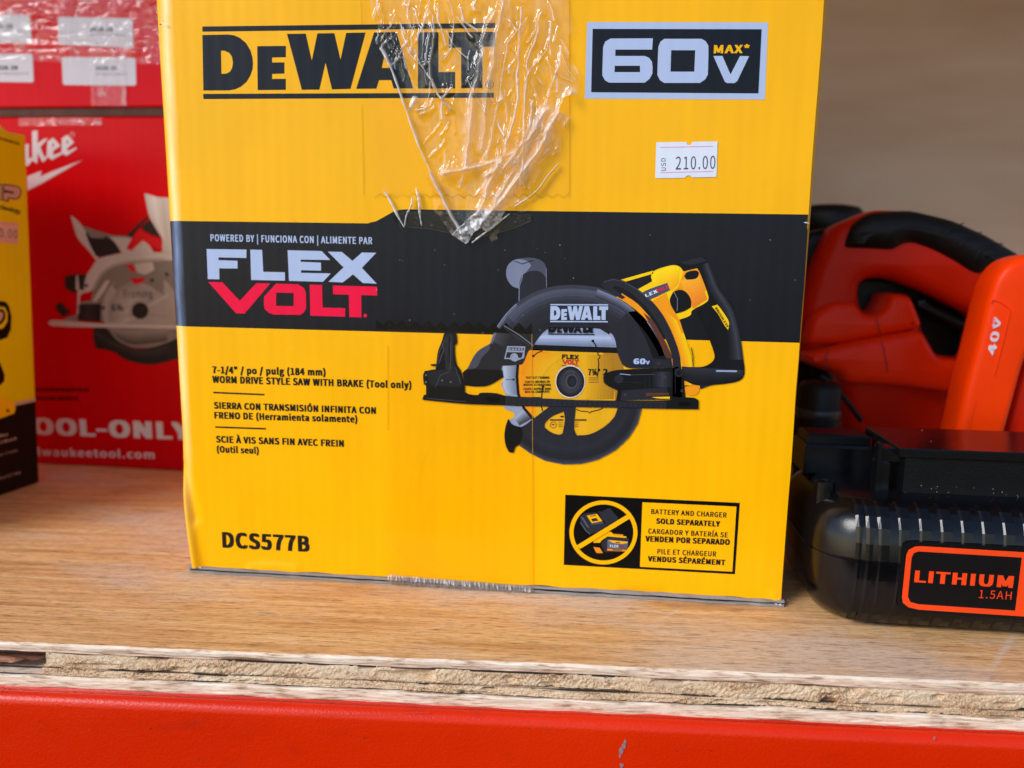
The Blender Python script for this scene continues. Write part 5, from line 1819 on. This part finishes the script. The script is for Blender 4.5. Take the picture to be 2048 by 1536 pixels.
def slab(lo, hi, bev, mat, mb):
    x0, y0, z0 = lo
    x1, y1, z1 = hi
    vs_, fs = [], []
    for z, s_ in ((z0, 0), (z1 - bev, 0), (z1, bev)):
        vs_ += [(x0 + s_, y0 + s_, z), (x1 - s_, y0 + s_, z), (x1 - s_, y1 - s_, z), (x0 + s_, y1 - s_, z)]
    for j in range(2):
        for i in range(4):
            fs.append((4 * j + i, 4 * j + (i + 1) % 4, 4 * j + 4 + (i + 1) % 4, 4 * j + 4 + i))
    fs += [(8, 9, 10, 11), (3, 2, 1, 0)]
    mb.add(vs_, fs, mat)


slab((0.3400, 0.002, 0.0565), (0.462, 0.048, 0.0735), 0.0006, BP2, rl)
slab((0.3370, 0.0005, 0.0735), (0.465, 0.0500, 0.0775), 0.0006, BP, rl)
slab((0.3285, 0.003, 0.0565), (0.3300, 0.007, 0.0790), 0.0004, BP, rl)
slab((0.3290, 0.004, 0.0565), (0.3345, 0.012, 0.0700), 0.0006, BP, rl)
slab((0.3300, 0.006, 0.0700), (0.3400, 0.014, 0.0765), 0.0006, BP, rl)
slab((0.3040, 0.034, 0.0560), (0.3385, 0.060, 0.0700), 0.0012, BP, rl)
slab((0.3060, 0.040, 0.0700), (0.3370, 0.058, 0.0745), 0.0012, BP2, rl)
rl.build('rail', bat)
lt = MB()
ncyl = 20
cx, cy = 0.3065, 0.004
vs_, fs = [], []
for z, r in ((0.050, 0.0048), (0.0598, 0.0046), (0.0602, 0.0042), (0.0602, 0.0028), (0.0585, 0.0026)):
    vs_ += [(cx + r * math.cos(2 * math.pi * k / ncyl), cy + r * math.sin(2 * math.pi * k / ncyl), z) for k in range(ncyl)]
for j in range(4):
    for k in range(ncyl):
        fs.append((j * ncyl + k, j * ncyl + (k + 1) % ncyl, (j + 1) * ncyl + (k + 1) % ncyl, (j + 1) * ncyl + k))
fs.append(tuple(range(4 * ncyl, 5 * ncyl)))
lt.add(vs_, fs, BP)
lt.build('screw_boss', bat)
du = MB()
DUST = plastic('pale_dust', (150, 140, 130), 0.9)
for k in range(46):
    x = random.uniform(0.335, 0.46)
    if random.random() < .6:
        pz = np.array([x, 0.0016, random.uniform(0.0568, 0.0612)])
    else:
        pz = np.array([x, random.uniform(0.004, 0.048), 0.0776])
    e = random.uniform(0.00005, 0.00014)
    du.box(pz - e, pz + e, DUST)
du.build('dust_specks', bat)['kind'] = 'stuff'

# ------------------------------------------------------------------ orange cordless tool behind the battery
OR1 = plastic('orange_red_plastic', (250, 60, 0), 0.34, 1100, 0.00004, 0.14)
OR3 = plastic('half_shaded_orange_plastic', (228, 40, 0), 0.36, 1100, 0.00004, 0.14)  # same plastic, with part of the shade put into its colour
OR2 = plastic('shaded_orange_plastic', (192, 27, 0), 0.36, 1100, 0.00004, 0.12)  # same plastic, darkened in colour to stand for shade
RUB = plastic('black_rubber', (11, 9, 8), 0.5, 700, 0.0001, 0.25)
s6 = Z(1560, 380, 3.072)
tool = thing('cordless_tool', 'orange cordless garden tool with black rubber grip, behind the black battery', 'power tool', (0.42, 0.19, 0))


def solid(name, pts, y0, y1, bev, mat, hole=None, zmin=None, steps=4, label=None, zf=s6, smooth=True):
    """A moulded shell: outline at its own distance, real thickness and rounded edges."""
    o3 = [hit(x, y, (0, y0, 0), (0, 1, 0)) for x, y in zf(pts)]
    loops = [[(q[0], max(q[2], zmin) if zmin is not None else q[2]) for q in o3]]
    if hole:
        loops.append([(q[0], q[2]) for q in (hit(x, y, (0, y0, 0), (0, 1, 0)) for x, y in zf(hole))])

    def resample(lp, step=0.0025):
        out = []
        for i in range(len(lp)):
            a, b = np.array(lp[i]), np.array(lp[(i + 1) % len(lp)])
            k = max(1, int(np.linalg.norm(b - a) / step))
            out += [a + (b - a) * j / k for j in range(k)]
        out = np.array(out)
        for _ in range(3):
            out = out * 0.5 + (np.roll(out, 1, 0) + np.roll(out, -1, 0)) * 0.25
        return out
    mb = MB()
    L = [resample(lp) for lp in loops]
    nrm = []
    for k, lp in enumerate(L):
        ar = np.sum(lp[:, 0] * np.roll(lp[:, 1], -1) - np.roll(lp[:, 0], -1) * lp[:, 1])
        tg = np.roll(lp, -1, 0) - np.roll(lp, 1, 0)
        tg /= np.linalg.norm(tg, axis=1)[:, None] + 1e-12
        nn = np.stack([tg[:, 1], -tg[:, 0]], -1)          # outward for a counter-clockwise loop
        if ar < 0:
            nn = -nn
        if k == 1:
            nn = -nn
        nrm.append(-nn)                                   # inward into the material
    prof = []
    for k in range(steps + 1):
        a = k / steps * math.pi / 2
        prof.append((bev * (1 - math.sin(a)), y0 + bev * (1 - math.cos(a))))
    for k in range(steps + 1):
        a = k / steps * math.pi / 2
        prof.append((bev * (1 - math.cos(a)), y1 - bev * (1 - math.sin(a))))
    front, back = [], []
    for lp, nn in zip(L, nrm):
        n_ = len(lp)
        vs_ = []
        for ins, y in prof:
            q = lp + nn * ins
            vs_ += [(a, y, b) for a, b in q]
        ar = np.sum(lp[:, 0] * np.roll(lp[:, 1], -1) - np.roll(lp[:, 0], -1) * lp[:, 1])
        flip = (ar < 0) ^ (lp is not L[0])
        fs = []
        for j in range(len(prof) - 1):
            for i in range(n_):
                f = (j * n_ + i, j * n_ + (i + 1) % n_, (j + 1) * n_ + (i + 1) % n_, (j + 1) * n_ + i)
                fs.append(f[::-1] if not flip else f)
        mb.add(vs_, fs, mat)
        front.append([(a, b) for a, b in lp + nn * prof[0][0]])
        back.append([(a, b) for a, b in lp + nn * prof[-1][0]])
    for lps, y, s_ in ((front, prof[0][1], 1), (back, prof[-1][1], -1)):
        tri = tessellate_polygon([[Vector((a, b, 0)) for a, b in lp] for lp in lps])
        flat = [q for lp in lps for q in lp]
        fs = []
        for t_ in tri:
            a, b, c = [flat[i] for i in t_]
            s2 = (b[0] - a[0]) * (c[1] - a[1]) - (b[1] - a[1]) * (c[0] - a[0])
            fs.append(tuple(t_) if s2 * s_ > 0 else tuple(reversed(t_)))
        mb.add([(a, y, b) for a, b in flat], fs, mat)
    o_ = mb.build(name, tool, smooth, label)
    mm = o_.modifiers.new('weld', 'WELD')
    mm.merge_threshold = 0.00002
    e = o_.modifiers.new('edge', 'EDGE_SPLIT')
    e.split_angle = math.radians(38)
    return o_


solid('handle_frame', [(140, 1060), (148, 720), (215, 480), (335, 225), (600, 117), (850, 128), (1100, 187), (1300, 278), (1500, 397), (1750, 560), (1750, 1480), (1700, 1760), (420, 1760), (400, 1250), (380, 1150)],
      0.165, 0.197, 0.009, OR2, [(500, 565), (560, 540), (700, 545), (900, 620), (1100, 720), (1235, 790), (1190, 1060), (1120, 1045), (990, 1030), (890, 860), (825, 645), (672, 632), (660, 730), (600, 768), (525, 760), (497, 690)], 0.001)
solid('rubber_grip', [(385, 362), (398, 290), (450, 205), (590, 128), (850, 120), (1100, 180), (1300, 268), (1500, 385), (1700, 520), (1700, 640), (1480, 560), (1400, 520), (1330, 500), (1260, 540), (1200, 530), (1100, 460), (950, 380), (820, 332), (765, 345), (730, 388), (550, 376), (400, 374)],
      0.159, 0.203, 0.012, RUB)
gr = MB()
for q in ([(1010, 270), (1060, 230), (1130, 205)], [(1100, 345), (1140, 300), (1240, 260)], [(1200, 430), (1225, 375), (1290, 340), (1370, 330)]):
    pts = smooth_line(s6(q), 12)
    vs_ = []
    for x, y in pts:
        for oy, hh in ((-1.3, 0), (0, .0012), (1.3, 0)):
            h3 = hit(x, y + oy, (0, 0.158, 0), (0, 1, 0))
            vs_.append((h3[0], 0.1585 - hh, h3[2]))
    gr.add(vs_, [f[::-1] for i in range(11) for f in ((3 * i, 3 * i + 1, 3 * i + 4, 3 * i + 3), (3 * i + 1, 3 * i + 2, 3 * i + 5, 3 * i + 4))], RUB)
gr.build('grip_ribs', tool, True)
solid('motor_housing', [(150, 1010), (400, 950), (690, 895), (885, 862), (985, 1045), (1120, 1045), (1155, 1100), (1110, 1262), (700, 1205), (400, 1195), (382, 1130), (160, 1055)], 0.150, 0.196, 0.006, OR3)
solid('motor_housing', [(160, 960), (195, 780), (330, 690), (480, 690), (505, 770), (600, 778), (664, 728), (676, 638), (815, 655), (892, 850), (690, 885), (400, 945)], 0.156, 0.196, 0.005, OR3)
solid('front_guard', [(180, 260), (335, 225), (350, 235), (240, 480), (165, 700), (140, 1000), (60, 1050), (60, 300)], 0.185, 0.235, 0.006, RUB)
solid('rear_cover', [(440, 500), (900, 520), (1400, 700), (1400, 1150), (440, 1150)], 0.201, 0.225, 0.006, RUB)
solid('trigger_lever', [(830, 660), (900, 690), (1215, 830), (1235, 860), (1200, 900), (880, 740)], 0.175, 0.2, 0.004, RUB)
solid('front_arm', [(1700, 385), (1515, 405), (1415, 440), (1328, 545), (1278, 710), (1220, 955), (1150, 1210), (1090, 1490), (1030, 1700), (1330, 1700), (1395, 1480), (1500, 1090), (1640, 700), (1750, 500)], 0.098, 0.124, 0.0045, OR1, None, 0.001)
solid('arm_rib', [(1395, 1490), (1500, 1090), (1640, 700), (1700, 700), (1640, 1100), (1560, 1490), (1500, 1700), (1350, 1700)], 0.108, 0.130, 0.004, OR2, None, 0.001)  # right bevel of the arm, its shaded side painted darker
TW = plastic('white_tool_print', (225, 205, 215), 0.4)
tpn = Print(Plane((0, 0.0975, 0)))
for q in ([(1272, 985), (1278, 960), (1340, 915), (1346, 935), (1300, 968), (1297, 1020), (1280, 1018)],):
    pass
# 40V reading upwards along the arm
dv = np.array(s6([(1290, 1020)])[0]), np.array(s6([(1345, 790)])[0])
tpn.text('40', tuple(s6([(1322, 1016)])[0]), tuple(s6([(1350, 872)])[0]), 15.5, TW, 1, .03)
tpn.text('V', tuple(s6([(1345, 858)])[0]), tuple(s6([(1362, 790)])[0]), 12, TW, 1, .03)
tpn.text('MAX', tuple(s6([(1318, 838)])[0]), tuple(s6([(1330, 780)])[0]), 5, TW, 1, .02)
tpn.build('voltage_lettering', tool)
SEAM = plastic('seam_shadow_line', (70, 8, 2), 0.6)
for q_, dpt in (([(588, 782), (606, 850), (622, 900)], 0.1555), ([(622, 925), (640, 990), (652, 1055), (660, 1120)], 0.1495), ([(300, 980), (280, 1040), (300, 1090)], 0.1495)):
    sm_ = Print(Plane((0, dpt, 0)))
    sm_.stroke(smooth_line(s6(q_), 12), 1.6, SEAM, 1)
    sm_.build('parting_line', tool)
gro = MB()
pts = smooth_line(s6([(1295, 690), (1320, 675), (1395, 720), (1410, 745), (1400, 800), (1330, 1080), (1312, 1140)]), 30)
vs_ = []
for x, y in pts:
    for oy, hh in ((-1.1, -.0003), (0, .0008), (1.1, -.0003)):
        h3 = hit(x + oy, y, (0, 0.098, 0), (0, 1, 0))
        vs_.append((h3[0], 0.098 - hh, h3[2]))
gro.add(vs_, [f for i in range(29) for f in ((3 * i, 3 * i + 1, 3 * i + 4, 3 * i + 3), (3 * i + 1, 3 * i + 2, 3 * i + 5, 3 * i + 4))], OR1)
for k in range(10):
    x, y = 1195 - k * 4.5, 1300 + k * 18
    pts = s6([(x, y), (x + 16, y - 7)])
    a = hit(*pts[0], (0, 0.098, 0), (0, 1, 0))
    b2 = hit(*pts[1], (0, 0.098, 0), (0, 1, 0))
    e = np.array([0, 0, 0.0004])
    gro.add([a - e + [0, .0003, 0], b2 - e + [0, .0003, 0], b2 + [0, -.0006, 0], a + [0, -.0006, 0], a + e + [0, .0003, 0], b2 + e + [0, .0003, 0]], [(0, 1, 2, 3), (3, 2, 5, 4)], OR1)
gro.build('moulded_ridge', tool, True)


def lathe(name, cx, cy, prof_, mat, parent, n=28):
    vs_, fs = [], []
    for z, r in prof_:
        vs_ += [(cx + r * math.cos(2 * math.pi * k / n), cy + r * math.sin(2 * math.pi * k / n), z) for k in range(n)]
    for j in range(len(prof_) - 1):
        for k in range(n):
            fs.append((j * n + k, j * n + (k + 1) % n, (j + 1) * n + (k + 1) % n, (j + 1) * n + k))
    fs += [tuple(range(n))[::-1], tuple((len(prof_) - 1) * n + k for k in range(n))]
    b_ = MB()
    b_.add(vs_, fs, mat)
    return b_.build(name, parent, True)


# dark cap with a pale ring low beside the carton
c3 = hit(1628, 880, (0, 0.14, 0), (0, 1, 0))
zc0 = hit(1628, 760, (0, 0.14, 0), (0, 1, 0))[2]
GR = plastic('grey_ring_plastic', (44, 42, 41), 0.4)
zrg = hit(1628, 822, (0, 0.14, 0), (0, 1, 0))[2]
cap = thing('motor_can', 'black round plastic can with a grey ring, between yellow carton and orange tool', 'can', (float(c3[0]), 0.135, 0))
cap_b = lathe('can_body', c3[0], 0.135, [(0.0006, 0.012), (0.001, 0.0125), (zc0 - 0.004, 0.0125), (zc0 - 0.001, 0.011), (zc0, 0.008)], RUB, cap)
lathe('grey_ring', c3[0], 0.135, [(zrg - 0.003, 0.0124), (zrg - 0.002, 0.0131), (zrg + 0.002, 0.0131), (zrg + 0.003, 0.0124)], GR, cap)
# black knob standing up behind the tool
kx = hit(1665, 430, (0, 0.29, 0), (0, 1, 0))
kt = hit(1665, 408, (0, 0.29, 0), (0, 1, 0))[2]
kn = thing('black_nozzle', 'black rounded nozzle standing blurred behind the orange tool', 'nozzle', (float(kx[0]), 0.30, 0))
lathe('nozzle_body', kx[0], 0.30, [(0.0006, 0.03), (0.02, 0.03), (0.04, 0.02), (kt - 0.03, 0.018), (kt - 0.022, 0.026), (kt - 0.008, 0.0265), (kt - 0.002, 0.022), (kt, 0.012)], RUB, kn)
# cord
cp = smooth_line([(1640, 752), (1668, 772), (1690, 798), (1708, 822), (1722, 842)], 24)
P3 = [hit(x, y, (0, 0.138, 0), (0, 1, 0)) for x, y in cp]
P3 = [np.array([q[0], 0.138, max(q[2], 0.002)]) for q in P3]
cdm = MB()
vs_ = []
for i, q in enumerate(P3):
    tg = P3[min(i + 1, 23)] - P3[max(i - 1, 0)]
    tg = tg / np.linalg.norm(tg)
    s1 = np.cross(tg, [0, 1, 0])
    s1 /= np.linalg.norm(s1)
    for k in range(8):
        a = k * math.pi / 4
        vs_.append(q + 0.0016 * (math.cos(a) * s1 + math.sin(a) * np.array([0, 1, 0])))
cdm.add(vs_, [(8 * i + k, 8 * i + (k + 1) % 8, 8 * i + 8 + (k + 1) % 8, 8 * i + 8 + k) for i in range(23) for k in range(8)], RUB)
cdm.build('cord', tool, True)
